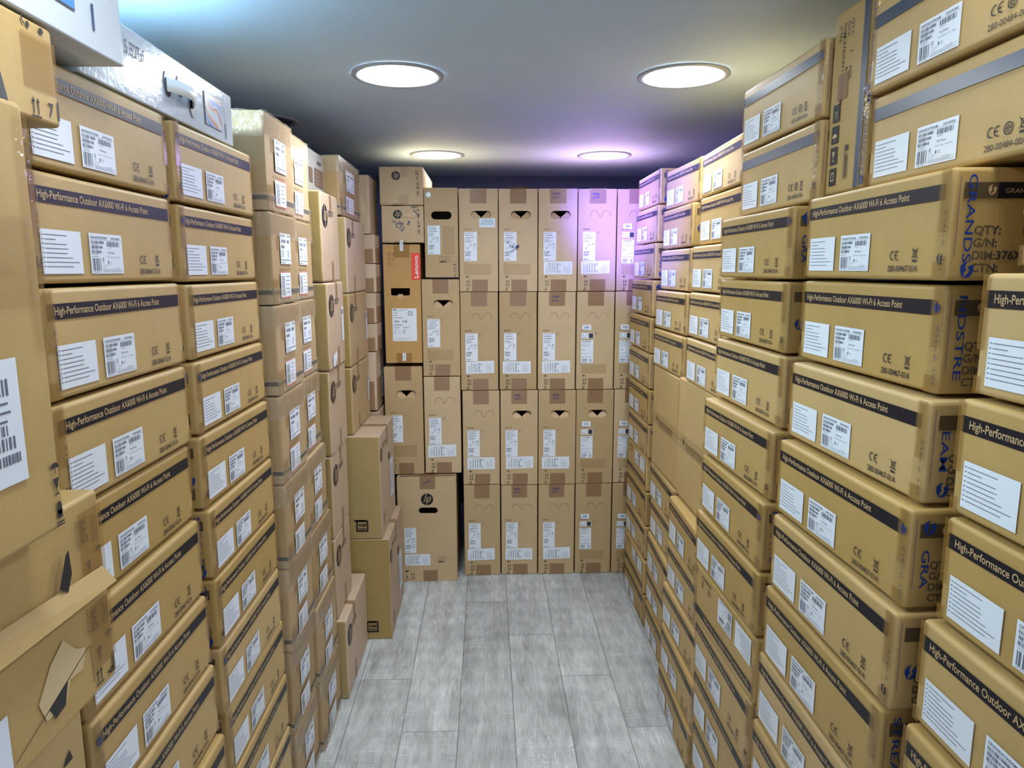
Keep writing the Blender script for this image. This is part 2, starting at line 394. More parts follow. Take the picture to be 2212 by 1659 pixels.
stack('right', 6, [(.636, 2.829, .002), (.630, 2.827, 0), (.624, 2.829, 0), (.618, 2.830, -.002), (.613, 2.828, -.003), (.613, 2.827, -.002), (.612, 2.815, 0), (.614, 2.818, 0), (.614, 2.832, 0), (.615, 2.829, 0), (.614, 2.823, 0), (.609, 2.812, 0), (.610, 2.800, -.010)],
      [.372, .241, .1025, -.035, -.1765, -.315, -.452, -.589, -.724, -.8625, -1.002, -1.140, -1.282, -HC], 'right', inv=(8, 11))
# LEFT
stack('left', 1, ext([(-.525, 1.034, 0), (-.525, 1.031, 0), (-.520, 1.033, 0), (-.518, 1.029, .003), (-.521, 1.025, 0), (-.514, 1.025, 0), (-.510, 1.025, 0), (-.506, 1.028, 0), (-.496, 1.024, .003)], 12), lev([.2565, .122, -.016, -.1565, -.2955, -.430, -.572, -.708, -.846, -.985], 12), 'left')
stack('left', 2, ext([(-.523, 1.445, .02), (-.527, 1.450, .014), (-.521, 1.443, .006), (-.515, 1.437, .004), (-.512, 1.432, .014), (-.508, 1.434, 0), (-.507, 1.436, -.004), (-.507, 1.438, -.004), (-.509, 1.450, 0), (-.507, 1.451, 0), (-.505, 1.448, 0)], 12), lev([.256, .1185, -.020, -.1575, -.2915, -.429, -.5635, -.7025, -.843, -.985, -1.126, -1.265], 12), 'left')
# two plain cartons standing on edge in the right wall, and one on its end near the ceiling
def plain_edge_carton(y0, y1, x, z0, z1, label):
    L, D, H = y1-y0, .138, z1-z0; bx = (L, D, H)
    t = thing('plain_carton', label, 'carton', 'plain cartons standing on edge')
    link('carton_body', body_mesh('carton_body', L, D, H, KR, seed=y0), t)
    p = patch('packing_tape', CLR, t, bx, 0, H*.42, L, H*.55)
    k = Ink().text('GRANDSTREAM', .10, H*.455, .016, .19, bold=.0).swoosh(.075, H*.485, .016).rect(.10, H*.445, .29, H*.449).text('C O N N E C T I N G   T H E   W O R L D', .10, H*.43, .004, .19)
    k.build('tape_print', PRB, p, bx, 'front', .0012)
    Ink().rect(0, H*.485, L, H*.488).build('flap_seam', PRB, t, bx)
    q = patch('edge_tape', AMB, t, bx, L-.03, H*.56, L-.002, H-.002)
    place(t, x, (y0+y1)/2, z0+HC+.0004, -PI/2, D)
plain_edge_carton(2.183, 2.565, .614, -.716, -.346, 'plain unlabelled carton on edge halfway up, the one farther from the camera')
plain_edge_carton(1.775, 2.173, .602, -.710, -.332, 'plain unlabelled carton on edge halfway up, the one nearer the camera')
L_, D_, H_ = .134, .34, .292; bx = (L_, D_, H_)
t = thing('upended_carton', 'narrow carton on end between striped cartons near the ceiling, blue printed tape down its edge', 'carton')
link('carton_body', body_mesh('carton_body', L_, D_, H_, KR, seed=41), t)
b = Ink().rect(.099, .004, .117, .288).build('header_stripe', INKF, t, bx)
k = Ink()
for i, s in enumerate(('QTY:      1      PCS', 'G/N:              KG', 'DIM:376X321X138MM', 'CTN:')): k.text(s, .061-i*.0125, .268, .0068, rot=-90, bold=.01, w=(.09, .085, .125, .026)[i])
k.build('end_panel_print', PR, t, bx)
k = Ink()
for i in range(4): k.rect(.018, .015+i*.034, .040, .043+i*.034)
s = k.build('handling_icons', INK, t, bx)
k = Ink().up(.0265, .122, .013, bar=False).umb(.029, .092, .008).glass(.029, .054, .016).frame(.024, .022, .035, .036, .002); k.build('icon_symbols', LIGHT, s, bx, off=.0009)
Ink().frame(.062, .022, .076, .075, .0006).lines(.064, .024, .074, .072, 5, .0012, 3, rot=True).rect(.066, .066, .074, .074).build('spec_box', PR, t, bx)
tp = wrap('corner_tape', CLR, t, bx, .002, .290, .03, .020, 'right', .0014, .0012, 8, 20, 5)
Ink().text('GRANDSTREAM', .131, .275, .0090, .150, rot=-90, bold=.004).text('GRANDSTREAM', .134, .005, .0075, .105, rot=90).swoosh(.129, .145, .012).swoosh(.128, .012, .010).build('tape_print', BLUE, tp, bx, 'front', .0032)
Ink().rect(.028, .150, .060, .190).build('edge_tape', TAN, t, bx, off=.0008)
place(t, .582, 1.168, .124+HC, -PI/2, D_)

# ------------------------------------------------------------------ tower computer cartons against the back wall
TW = .1685
def hp_label(i, u, v, w_, h_, style, seed):
    """print on a tall product label"""
    k = Ink().arc(u+w_*.12, v+h_*.955, w_*.07, .0009, 0, 360, 8)
    k.lines(u+w_*.25, v+h_*.94, u+w_*.95, v+h_*.975, 2, .0008, seed)
    if style != 'small':
        for j in range(2): k.bars(u+w_*.12, v+h_*(.865-j*.085), u+w_*(.68+.1*j), v+h_*(.905-j*.085), seed+j, dens=.0016)
        k.lines(u+w_*.06, v+h_*.63, u+w_*.75, v+h_*.75, 5, .0008, seed)
        k.ce(u+w_*.42, v+h_*.53, .0075, .0012)
        k.ell(u+w_*.8, v+h_*.58, .0028).frame(u+w_*.70, v+h_*.42, u+w_*.92, v+h_*.55, .0005).lines(u+w_*.72, v+h_*.43, u+w_*.9, v+h_*.54, 5, .0004, seed)
        k.bars(u+w_*.08, v+h_*.27, u+w_*.52, v+h_*.33, seed+5, dens=.0018).lines(u+w_*.08, v+h_*.16, u+w_*.6, v+h_*.25, 4, .0013, seed)
        k.bars(u+w_*.10, v+h_*.035, u+w_*.45, v+h_*.07, seed+9, dens=.001)
        k.line([(u+w_*.15, v+h_*.47), (u+w_*.25, v+h_*.40), (u+w_*.42, v+h_*.53)], .0015)
    return k
def wide_label(k, u, v, w_, h_, seed):
    k.lines(u+w_*.05, v+h_*.05, u+w_*.14, v+h_*.95, 3, .0008, seed, rot=True)
    for a in (.18, .27, .36): k.bars(u+w_*a, v+h_*.1, u+w_*(a+.035), v+h_*.9, seed+int(a*99), vert=False, dens=.0018)
    k.bars(u+w_*.45, v+h_*.12, u+w_*.50, v+h_*.9, seed, vert=False, dens=.0026)
    for a in (.12, .72): k.frame(u+w_*.53, v+h_*a, u+w_*.59, v+h_*(a+.16), .0014)
    k.lines(u+w_*.70, v+h_*.1, u+w_*.95, v+h_*.92, 7, .0007, seed+3, rot=True); return k
def tower_carton(hole, style, hand, seed, wide=True, tag_dark=False, H=.4385, L=TW, D=.52, Y=0):
    bx = (L, D, H); t = thing('tower_computer_carton', 'x', 'carton', 'tower computer cartons stacked against the back wall')
    hu, hv, hw, hh = L*.57, H*.748, .088, .036
    if hole != 'closed':
        link('carton_body', holed_body('carton_body', L, D, H, KR2, stadium(hu, hv, hw, hh)), t)
        if hole == 'flap':   # two rounded lobes pushed a little way in, with a V between them
            for s in (-1, 1):
                p = []
                r = hh/2
                for i in range(13):
                    a = math.radians(-90+i*15 if s > 0 else -90-i*15); p.append((hu+s*(hw/2-r)+(r-.001)*math.cos(a), hv+(r-.001)*math.sin(a)))
                p += [(hu+s*.0245, hv+hh*.36), (hu+s*.002, hv-hh*.22), (hu, hv-hh*.5)]
                if s < 0: p = p[::-1]
                i = Ink().poly(p); o = i.build('hole_flap', FLAPM, t, bx, 'front', 0)
                c = Vector((0, -D/2, hv-hh/2)); o.data.transform(Matrix.Translation(c) @ Matrix.Rotation(math.radians(-14-6*(seed % 3)), 4, 'X') @ Matrix.Translation(-c)); o.data.transform(Matrix.Translation((0, .0035, 0)))
                sm = o.modifiers.new('th', 'SOLIDIFY'); sm.thickness = .0025; sm.offset = -1
    else:
        link('carton_body', body_mesh('carton_body', L, D, H, KR2, r=.003, seed=seed, amp=.0008), t)
        k = Ink(); r = hh/2; t_ = .0011
        if seed % 3 == 0: pass
        k.arc(hu-hw/2+r, hv, r, t_, 40, 200, 12); k.arc(hu+hw/2-r, hv, r, t_, -20, 140, 12)
        k.line([(hu-hw/2+r+r*.77, hv+r*.64), (hu-.004, hv-r*.45), (hu+.004, hv-r*.45), (hu+hw/2-r-r*.77, hv+r*.64)], t_)
        k.build('perforated_handle', PRB, t, bx)
    tp = patch('packing_tape', TAN, t, bx, L*.29, H-.062, L*.71, H-.0005, over=.1)
    if hand:
        k = Ink()
        for j, s in enumerate(hand): k.text(s, L*.37+R_.uniform(-.003, .003), H-.026-j*.016, .0085, .030 if len(s) > 2 else .014, rot=R_.uniform(-4, 7), bold=.02)
        k.build('handwriting', MARK, tp, bx, off=.0013)
    patch('packing_tape', TAN, t, bx, L*.32, .001, L*.73, .052)
    lu, lv, lw, lh = L*.13, H*.302, .055, .1235
    k = Ink().text('8M57NAV002', lu, lv+lh+.010, .0036, .029, bold=.02)
    for (a, b) in ((lu+lw+.008, lv+lh), (lu+.002, lv-.008)): k.rect(a, b-.001, a+.013, b).rect(a, b-.012, a+.001, b)
    k.up(L*.19, .030, .020).umb(L*.20, .062, .0065).text('4', L*.18, .009, .010, bold=.01)
    k.rect(L*.15, .005, L*.23, .0075); k.build('carton_markings', PR, t, bx)
    if style == 'split':
        a = Ink().rect(lu+.004, lv+lh+.012, lu+lw*.78, lv+lh+.036).build('barcode_sticker', PAPER, t, bx)
        Ink().bars(lu+.013, lv+lh+.019, lu+lw*.6, lv+lh+.030, seed, dens=.0018).build('label_print', GREYP, a, bx, off=.0008)
        a = Ink().rect(lu, lv+lh*.80, lu+lw, lv+lh).build('product_label', PAPER, t, bx)
        Ink().arc(lu+.006, lv+lh*.93, .0035, .001, 0, 360, 8).arc(lu+.024, lv+lh*.93, .003, .001, 0, 300, 8).lines(lu+.004, lv+lh*.81, lu+.03, lv+lh*.88, 3, .0006, seed).rect(lu+lw*.60, lv+lh*.815, lu+lw*.95, lv+lh*.985).build('label_print', PR, a, bx, off=.0008)
        a = Ink().rect(lu-.001, lv-.012, lu+lw-.001, lv+lh*.735).build('product_label', PAPER, t, bx, off=.0006)
        k = Ink().bars(lu+.006, lv+lh*.67, lu+lw*.75, lv+lh*.71, seed, dens=.002).lines(lu+.003, lv+lh*.50, lu+lw*.8, lv+lh*.64, 5, .0006, seed)
        k.text('W9', lu+.003, lv+lh*.36, .0055, bold=.02)
        k.lines(lu+.003, lv+lh*.22, lu+lw*.95, lv+lh*.29, 2, .0006, seed).ce(lu+lw*.6, lv+lh*.10, .006, .001)
        for j in range(3): k.arc(lu+.006+j*.010, lv+lh*.13, .0035, .001, 0, 360, 8)
        k.bars(lu+.004, lv-.002, lu+lw*.48, lv+lh*.06, seed+2, dens=.0018).bars(lu+.004, lv-.009, lu+lw*.42, lv-.004, seed+4, dens=.001).bin(lu+lw*.68, lv-.007, .010, .014)
        k.build('label_print', GREYP, a, bx, off=.0009)
        patch('faded_tape_patch', CLR, t, bx, L*.13, H*.165, L*.80, H*.262)
    else:
        a = Ink().rect(lu, lv, lu+lw, lv+lh).build('product_label', PAPER, t, bx, off=.0006)
        hp_label(None, lu, lv, lw, lh, style, seed).build('label_print', GREYP, a, bx, off=.0009)
    if wide:
        wu, wv = L*.09+.004*(seed % 3), H*.168
        a = Ink().poly([(wu, wv), (wu+.126, wv+.004*(seed % 2)), (wu+.126, wv+.056+.004*(seed % 2)), (wu, wv+.056)]).build('shipping_label', PAPER, t, bx, off=.0007)
        wide_label(Ink(), wu+.003, wv+.002, .119, .052, seed).build('label_print', GREYP, a, bx, off=.001)
    elif style != 'split': patch('faded_tape_patch', CLR, t, bx, L*.12, H*.165, L*.82, H*.275)
    return t, bx
US = ['1090', 'US-W']
#            hole     style   handwriting wide
TOWERS = [[('flap', 'a', None, False), ('flap', 'a', None, False), ('flap', 'b', US, True), ('closed', 'b', US, True), ('closed', 'split', None, False)],
          [('closed', 'a', None, True), ('closed', 'b', None, True), ('closed', 'b', US, True), ('closed', 'split', None, False), ('closed', 'split', None, False)],
          [('closed', 'a', None, True), ('flap', 'b', US, True), ('flap', 'b', US, True), ('flap', 'split', ['WT'], False), ('closed', 'split', None, False)],
          [('closed', 'a', None, True), ('closed', 'b', US, True), ('closed', 'b', US, True), ('closed', 'split', None, False), ('closed', 'split', None, False)]]
CN = ['first', 'second', 'third', 'fourth', 'fifth']; RN = ['top row', 'second row from top', 'third row from top', 'bottom row']
for r in range(4):
    for c in range(5):
        ho, st, hd, wd = TOWERS[r][c]
        t, bx = tower_carton(ho, st, hd, r*5+c, wd)
        x = -.1205+.1723*c+TW/2+(0, -.001, .0035, .004)[r]; z = (3-r)*.4401
        t['label'] = 'tower computer carton, %s, %s in the back-wall grid counted from its left' % (RN[r], CN[c])
        place(t, x, 3.120+R_.uniform(-.004, .006), z+.0003, R_.uniform(-.006, .006), bx[1])
        if (r, c) == (0, 0):
            lb = Ink().rrect(.088, .276, .157, .314, .004).build('rounded_label', PAPB, t, bx)
            Ink().bars(.099, .305, .146, .309, 2, dens=.002).bars(.096, .297, .150, .301, 4, dens=.0015).bars(.091, .288, .154, .292, 6, dens=.0013).rect(.095, .285, .15, .2855).build('label_print', GREYP, lb, bx, off=.0008)
        if (r, c) == (0, 1):
            hw = Ink().text('i7', .035, .205, .010, bold=.02).text('16', .050, .186, .013, bold=.02, rot=8).line([(.052, .176), (.056, .170), (.068, .184)], .003).line([(.070, .190), (.084, .200), (.076, .186), (.088, .196), (.074, .180)], .004)
            hw.build('handwriting', MARK, t, bx, off=.0012)
            o = Ink().poly([(.005, .02), (.080, .02), (.078, .15), (.006, .16)]).build('open_top_flap', KR2, t, bx, 'top', .001)
            o.data.transform(Matrix.Translation((-.08, 0, .4385)) @ Matrix.Rotation(math.radians(-9), 4, 'Y') @ Matrix.Translation((.08, 0, -.4385)))
            o = Ink().poly([(.084, .02), (.162, .02), (.161, .16), (.086, .15)]).build('open_top_flap', KR2, t, bx, 'top', .001)
            o.data.transform(Matrix.Translation((.082, 0, .4385)) @ Matrix.Rotation(math.radians(9), 4, 'Y') @ Matrix.Translation((-.082, 0, -.4385)))
# column beside the grid
def side_tower(x0, x1, z0, z1, y, style, hole, hand, wide, seed, label):
    t, bx = tower_carton(hole, style, hand, seed, wide, H=z1-z0, L=x1-x0)
    t['label'] = label; place(t, (x0+x1)/2, y, z0+HC, 0, bx[1]); return t, bx
side_tower(-.2855, -.1225, -.463, -.0385, 3.10, 'b', 'flap', None, False, 31, 'tower computer carton under the circle-sticker carton, its shelf-side hole folded in')
side_tower(-.2870, -.1235, -.9095, -.4665, 3.10, 'a', 'closed', None, True, 33, 'tower computer carton resting on the wide carton with round logo and oval hole')
side_tower(-.4600, -.2915, -.9110, -.4200, 3.098, 'a', 'flap', None, False, 36, 'tall dented tower carton directly under the carton with the red panel')
# circle sticker carton
L_, D_, H_ = .143, .50, .377; bx = (L_, D_, H_)
t = thing('small_tower_carton', 'pale tower carton with round white sticker and open oval hole, beside the back grid', 'carton')
link('carton_body', holed_body('carton_body', L_, D_, H_, KR2, stadium(.073, .262, .088, .035)), t)
Ink().ell(.0195, .348, .0105).build('round_sticker', PAPB, t, bx)
a = Ink().rect(.013, .098, .066, .220).build('product_label', PAPB, t, bx)
hp_label(None, .013, .098, .053, .122, 'a', 5).build('label_print', GREYP, a, bx, off=.0008)
patch('faded_tape_patch', CLR, t, bx, .078, .098, .128, .216)
k = Ink().rect(.013, .326, .027, .327).rect(.013, .316, .014, .327).text('THIS IN', .082, .212, .003).frame(.062, .064, .090, .090, .0012).line([(.070, .071), (.076, .083), (.082, .071), (.070, .071)], .0014).rect(.063, .065, .089, .069).frame(.090, .066, .136, .090, .0005).lines(.092, .069, .112, .088, 5, .0005, 1)
k.up(.124, .030, .016).umb(.127, .052, .006).text('5', .126, .010, .009, bold=.01).rect(.122, .005, .134, .0075).build('carton_markings', PR, t, bx)
place(t, -.1955, 3.094, -.0305+HC, 0, D_)

def hp_disc(k2, u, v, r, t, bx, face='front', name='round_logo', m=None):
    """dark disc with slanted letters cut out of it"""
    d = Ink().ell(u, v, r, n=40).build(name, m or INK, t, bx, face, .0006)
    k = Ink(); s = r/10; sl = .33; P_ = lambda x, y: (u+(x+y*sl)*s, v+y*s)
    T = 1.2*s
    k.line([P_(-5.0, 9.2), P_(-3.4, -4.2)][::1] if 0 else [P_(-3.9, 9.0), P_(-3.9, -4.2)], T)
    k.line([P_(-3.9, 3.6), P_(-1.4, 3.6), P_(-.6, 2.6), P_(-.6, -4.2)], T)
    k.line([P_(2.0, 4.2), P_(2.0, -9.0)], T)
    k.line([P_(2.0, 3.6), P_(4.8, 3.6), P_(5.6, 2.6), P_(5.6, -2.6), P_(4.8, -3.6), P_(2.0, -3.6)], T)
    k.build('logo_lettering', k2, d, bx, face, .0010); return d
# ------------------------------------------------------------------ red-panel tall carton, boxes on it and the wide carton on the floor
L_, D_, H_ = .160, .50, .514; bx = (L_, D_, H_)
t = thing('red_panel_carton', 'tall orange-brown carton with red lettered panel and rectangular hand hole', 'carton')
hu = [(.030, .300), (.036, .295), (.107, .295), (.113, .300), (.113, .328), (.030, .328)]
link('carton_body', holed_body('carton_body', L_, D_, H_, KRO, hu), t)
o = Ink().rrect(.060, .283, .083, .302, .006).build('pull_tab', FLAPM, t, bx, off=.0012)
a = Ink().rect(.1215, .3625, .1595, .4775).build('red_panel', RED, t, bx)
Ink().text('Lenovo', .1500, .3715, .0175, .095, rot=90, bold=.012).build('panel_lettering', WHT, a, bx, off=.0009)
a = Ink().rrect(.033, .097, .139, .240, .004).build('product_label', PAPER, t, bx, off=.0006)
k = Ink().rrect(.036, .232, .053, .236, .001).text('Lenovo V100', .066, .2315, .004, bold=.01).rect(.036, .229, .085, .2295)
for j, e in enumerate((.016, .020, .040)): k.bars(.038, .2185-j*.0105, .038+e, .2225-j*.0105, j+40, dens=.0018)
k.frame(.102, .209, .121, .227, .0025).rect(.107, .217, .116, .219).bars(.041, .178, .062, .188, 3, dens=.002).bars(.077, .178, .098, .188, 5, dens=.002)
for j, e in enumerate((.038, .025)): k.bars(.038, .165-j*.011, .038+e, .170-j*.011, j+50, dens=.002)
k.bars(.080, .154, .106, .159, 60, dens=.0018).ce(.039, .140, .007, .0012).lines(.054, .130, .075, .147, 4, .0005, 2).ell(.083, .133, .003).frame(.079, .140, .088, .146, .0015).frame(.039, .130, .045, .136, .0014)
k.lines(.038, .101, .125, .112, 2, .0006, 8).lines(.060, .104, .10, .107, 1, .0008, 8); k.build('label_print', GREYP, a, bx, off=.0009)
for (v0, v1, lv) in ((.458, .5135, .486), (.001, .044, .010)):
    tp = patch('packing_tape', AMB, t, bx, .047, v0, .115, v1)
    tg = Ink().rect(.0735, lv, .0885, lv+.034).build('white_tag', PAPER, tp, bx, off=.0013)
    Ink().text('Lenovo', .0835, lv+.005, .0055, .025, rot=90, bold=.01).build('tag_lettering', PRB, tg, bx, off=.0016)
k = Ink()
for (a, b) in ((.027, .471), (.044, .471), (.027, .453), (.027, .435)): k.arc(a, b, .0072, .0007, 0, 360, 16)
k.glass(.027, .466, .009).glass(.044, .467, .009).umb(.027, .453, .004).frame(.040, .449, .048, .457, .0008).rect(.036, .446, .053, .447).up(.0245, .431, .008, bar=False).rect(.021, .424, .053, .4248).build('handling_icons', PR, t, bx)
place(t, -.3685, 3.096, -.4035+HC, 0, D_)
def quantity_carton(x0, x1, z0, z1, n, label, crushed):
    L, D, H = x1-x0, .53, z1-z0; bx = (L, D, H)
    t = thing('quantity_carton', label, 'carton', 'small round-logo cartons above the red-panel carton')
    link('carton_body', body_mesh('carton_body', L, D, H, KR2, r=.003, seed=n, amp=.004 if crushed else .0012), t)
    hp_disc(LIGHT, L*.385, H*.76, .0185, t, bx)
    k = Ink().up(L*.84, H*.80, .015).glass(L*.87, H*.64, .013).text('12', L*.845, H*.52, .010, bold=.01).rect(L*.845, H*.485, L*.90, H*.495).umb(L*.88, H*.43, .006).frame(L*.85, H*.27, L*.905, H*.36, .0013).arc(L*.878, H*.315, .003, .001, 0, 360, 8).rect(L*.845, H*.24, L*.91, H*.245)
    k.text('Quantity = %d' % n, L*.30, H*.012, .0052, .048, bold=.01)
    k.line([(0.002, H*.015), (L*.17, H*.07)], .0009); k.build('carton_markings', PR, t, bx)
    if crushed:
        k = Ink().line([(.045, H*.62), (.050, H*.55), (.058, H*.58), (.062, H*.50)], .002).text('m8', .072, H*.54, .012, rot=-35, bold=.01).text('C12', .058, H*.46, .018, .04, rot=-38, bold=.01).text('5', .108, H*.50, .016, rot=-25, bold=.03)
        k.build('handwriting', MARK, t, bx)
        Ink().poly([(.080, H*.70), (.13, H*.88), (.165, H*.82), (.135, H*.66)]).poly([(.118, H*.985), (.140, H*.90), (.165, H*.965)]).build('torn_patch', FLAPM, t, bx, off=.0011)
        Ink().line([(.138, H*.86), (.162, H*.72)], .004).poly([(.122, H*.975), (.139, H*.925), (.160, H*.962)]).build('tear_slit', DARK, t, bx, off=.0016)
        Ink().poly([(.074, .001), (.092, .001), (.086, H*.10)]).build('torn_paper', PAPER, t, bx, off=.002)
    else: patch('packing_tape', CLR, t, bx, L*.44, H*.02, L*.66, H*.27); patch('packing_tape', CLR, t, bx, L*.50, H*.74, L*.66, H-.001)
    place(t, (x0+x1)/2, 3.09, z0+HC, 0, D)
quantity_carton(-.4495, -.2685, .1165, .2735, 50, 'creased small carton with round logo and blue handwriting, on the red-panel carton', True)
quantity_carton(-.4540, -.2685, .2740, .4330, 10, 'topmost small carton with round logo, just below the ceiling at back left', False)
L_, D_, H_ = .266, .50, .4975; bx = (L_, D_, H_)
t = thing('wide_computer_carton', 'wide brown carton with large round logo over an oval hole, on floor at back left', 'carton')
link('carton_body', holed_body('carton_body', L_, D_, H_, KR2, stadium(.1385, .3395, .087, .029)), t)
hp_disc(LIGHT, .1345, .392, .0275, t, bx)
tp = patch('packing_tape', TAN, t, bx, .103, .440, .172, .497, over=.06)
Ink().text('51512', .122, .461, .009, .034, rot=28, bold=.02).build('handwriting', MARK, tp, bx, off=.0014)
a = Ink().rect(.029, .138, .081, .258).build('product_label', PAPER, t, bx); hp_label(None, .029, .138, .052, .12, 'a', 3).arc(.068, .170, .010, .0007, 0, 360, 14).line([(.061, .172), (.066, .163), (.074, .182)], .0018).text('c15', .036, .196, .006, bold=.01).text('S3', .060, .186, .006, rot=30, bold=.01).build('label_print', GREYP, a, bx, off=.0008)
a = Ink().rect(.029, .078, .1425, .1315).build('shipping_label', PAPER, t, bx); wide_label(Ink(), .031, .080, .109, .050, 8).build('label_print', GREYP, a, bx, off=.0008)
k = Ink().rect(.091, .258, .104, .2588).rect(.091, .247, .0918, .2588).frame(.179, .091, .205, .117, .0012).line([(.186, .098), (.192, .109), (.198, .098), (.186, .098)], .0015).rect(.180, .092, .204, .096).frame(.205, .093, .249, .117, .0005).lines(.207, .095, .226, .115, 5, .0005, 3)
k.up(.056, .018, .024, .002).umb(.036, .048, .009).text('4', .030, .018, .013, bold=.02).rect(.028, .010, .046, .013).build('carton_markings', PR, t, bx)
patch('packing_tape', TAN, t, bx, .111, .001, .176, .054)
Ink().rect(.014, .008, .260, .020).build('top_seam', PRB, t, bx, 'top')
place(t, -.281, 3.066, 0.0003, .004, D_)

# ------------------------------------------------------------------ left side: two-label cartons wrapped in film
def two_label_carton(L, H, seed, top, label=None, D=.26):
    bx = (L, D, H); t = thing('two_label_carton', 'x', 'carton', 'film-wrapped two-label cartons')
    link('carton_body', body_mesh('carton_body', L, D, H, KR4, r=.006, seed=seed, amp=.0022), t)
    k = Ink().rect(.002, .0245, L-.002, .0345); b = k.build('dark_band', INK, t, bx)
    Ink().rect(.002, .0245, D-.002, .0345).build('dark_band', INK, t, bx, 'left')
    s = L/.23
    a = Ink().rect(.070*s, .096, .162*s, .170).build('address_label', PAPER, t, bx, off=.0014)
    k = Ink().lines(.076*s, .160, .12*s, .167, 2, .0013, seed, .3).rect(.135*s, .163, .155*s, .166).bars(.079*s, .147, .118*s, .155, seed, dens=.003).bars(.128*s, .147, .150*s, .155, seed+1, dens=.003).bars(.079*s, .134, .106*s, .141, seed+3, dens=.003)
    k.lines(.079*s, .112, .10*s, .129, 4, .0012, seed).lines(.13*s, .112, .15*s, .129, 4, .0012, seed).rect(.075*s, .105, .158*s, .1068).rect(.075*s, .099, .11*s, .1005).build('label_print', GREYP, a, bx, off=.0017)
    a = Ink().rect(.060*s, .016, .148*s, .076).build('routing_label', PAPER, t, bx, off=.0016)
    Ink().rect(.060*s, .0145, .148*s, .0165).rect(.060*s, .0755, .148*s, .0765).build('red_border', RED, a, bx, off=.0018)
    k = Ink()
    for c in range(3):
        r = random.Random(seed*7+c)
        for j in range(13): k.rect((.068+c*.009)*s, .021+j*.0036, (.068+c*.009+.0035+.004*r.random())*s, .021+j*.0036+.0022)
    k.lines(.105*s, .022, .145*s, .070, 5, .0011, seed).build('label_print', PR, a, bx, off=.0019)
    Ink().text('Shanghai-FXCN', .055*s, .0815, .0045, .095*s).build('carton_markings', PRB, t, bx)
    q = Ink().rect(.002, H-.050, L-.002, H-.001).rect(.045*s, H-.085, .085*s, H-.050).build('packing_tape', AMB, t, bx, off=.0011)
    Ink().rect(.002, .001, .045, .060).build('packing_tape', AMB, t, bx, off=.0011)
    wrap('stretch_film', FILM, t, bx, H-.058, H-.001, .12, L-.004, 'left', .0022, .0016, 26, 8, seed)
    wrap('stretch_film', FILM, t, bx, .001, .040, .12, L-.004, 'left', .0022, .0016, 26, 6, seed+9)
    return t, bx
zc = [.3595, .1365, -.0805, -.2975, -.5185, -.7375, -.9600, -1.1940, -HC]
xa = [.500, .499, .498, .498, .497, .500, .505, .503]; xb = [.516, .515, .514, .512, .503, .500, .494, .492]
for i in range(8):
    for col, X_, y0, y1 in (('nearer', xa[i], 1.676, 1.902), ('farther', xb[i], 1.908, 2.130+(.02 if i > 4 else 0))):
        t, bx = two_label_carton(y1-y0, zc[i]-zc[i+1]-.001, i*2+(col == 'nearer'), i == 0)
        t['label'] = 'film-wrapped two-label carton, %s from top, %s column of the pair on the left' % (ORD[i], col)
        place(t, -X_, (y0+y1)/2, zc[i+1]+HC+.0004, PI/2+R_.uniform(-.006, .006), bx[1])
t, bx = two_label_carton(.395, .2055, 77, True, D=.30); t['label'] = 'film-wrapped two-label carton alone on top, behind the grey lettered carton'; t['group'] = 'film-wrapped two-label cartons'
place(t, -.517, 2.770, .1945+HC, PI/2, bx[1])
# grey carton
L_, D_, H_ = .32, .24, .146; bx = (L_, D_, H_)
t = thing('grey_lettered_carton', 'grey carton with dark panels, lying high on the left above the logo cartons', 'carton')
link('carton_body', body_mesh('carton_body', L_, D_, H_, KRG, r=.003, seed=4), t)
a = Ink().rect(.120, .040, .165, .086).rect(.195, .035, .305, .092).build('spec_panels', PRB, t, bx)
k = Ink()
for i in range(6):
    for j in range(4): k.rect(.200+i*.017, .042+j*.012, .212+i*.017, .0435+j*.012)
k.build('panel_print', LIGHT, a, bx, off=.0009)
Ink().text('acer', .235, .108, .016, .060, bold=.01).build('carton_markings', PR, t, bx)
place(t, -.560, 2.362, .2395+HC, PI/2, D_)
# ------------------------------------------------------------------ round-logo desktop cartons
def desktop_carton(L, D, H, seed, lab=None, m=None, hole=False, txt='DESKTOP'):
    bx = (L, D, H); t = thing('desktop_computer_carton', 'x', 'carton', 'round-logo desktop cartons on the left')
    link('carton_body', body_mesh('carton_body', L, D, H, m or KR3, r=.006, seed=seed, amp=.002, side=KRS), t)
    hp_disc(FLAPM, .050, H*.735, .0345, t, bx)
    k = Ink().text(txt, .098, H*.745, .0175, .066, bold=.015)
    r = random.Random(seed)
    for i in range(4): k.ell(r.uniform(.08, L-.03), r.uniform(.06, .16), .0012, n=8)
    k.build('carton_markings', PR, t, bx)
    patch('packing_tape', TAN, t, bx, .122, H*.80, .145, H-.001, over=.08); patch('packing_tape', TAN, t, bx, .126, .001, .146, H*.24)
    if lab:
        a = Ink().rect(L-.052, H*.28, L-.020, H*.70).build('product_label', PAPER, t, bx); Ink().lines(L-.049, H*.30, L-.024, H*.68, 9, .001, seed, rot=False).bars(L-.047, H*.60, L-.026, H*.66, seed, dens=.002).build('label_print', GREYP, a, bx, off=.0009)
    if lab == 'torn': Ink().poly([(.045, H*.16), (.10, H*.2), (.105, H*.12), (.06, H*.02), (.04, H*.05)]).build('torn_patch', PAPER, t, bx, off=.0008)
    return t, bx
zl = [.2385, -.0355, -.3085, -.580, -.8555, -1.130]
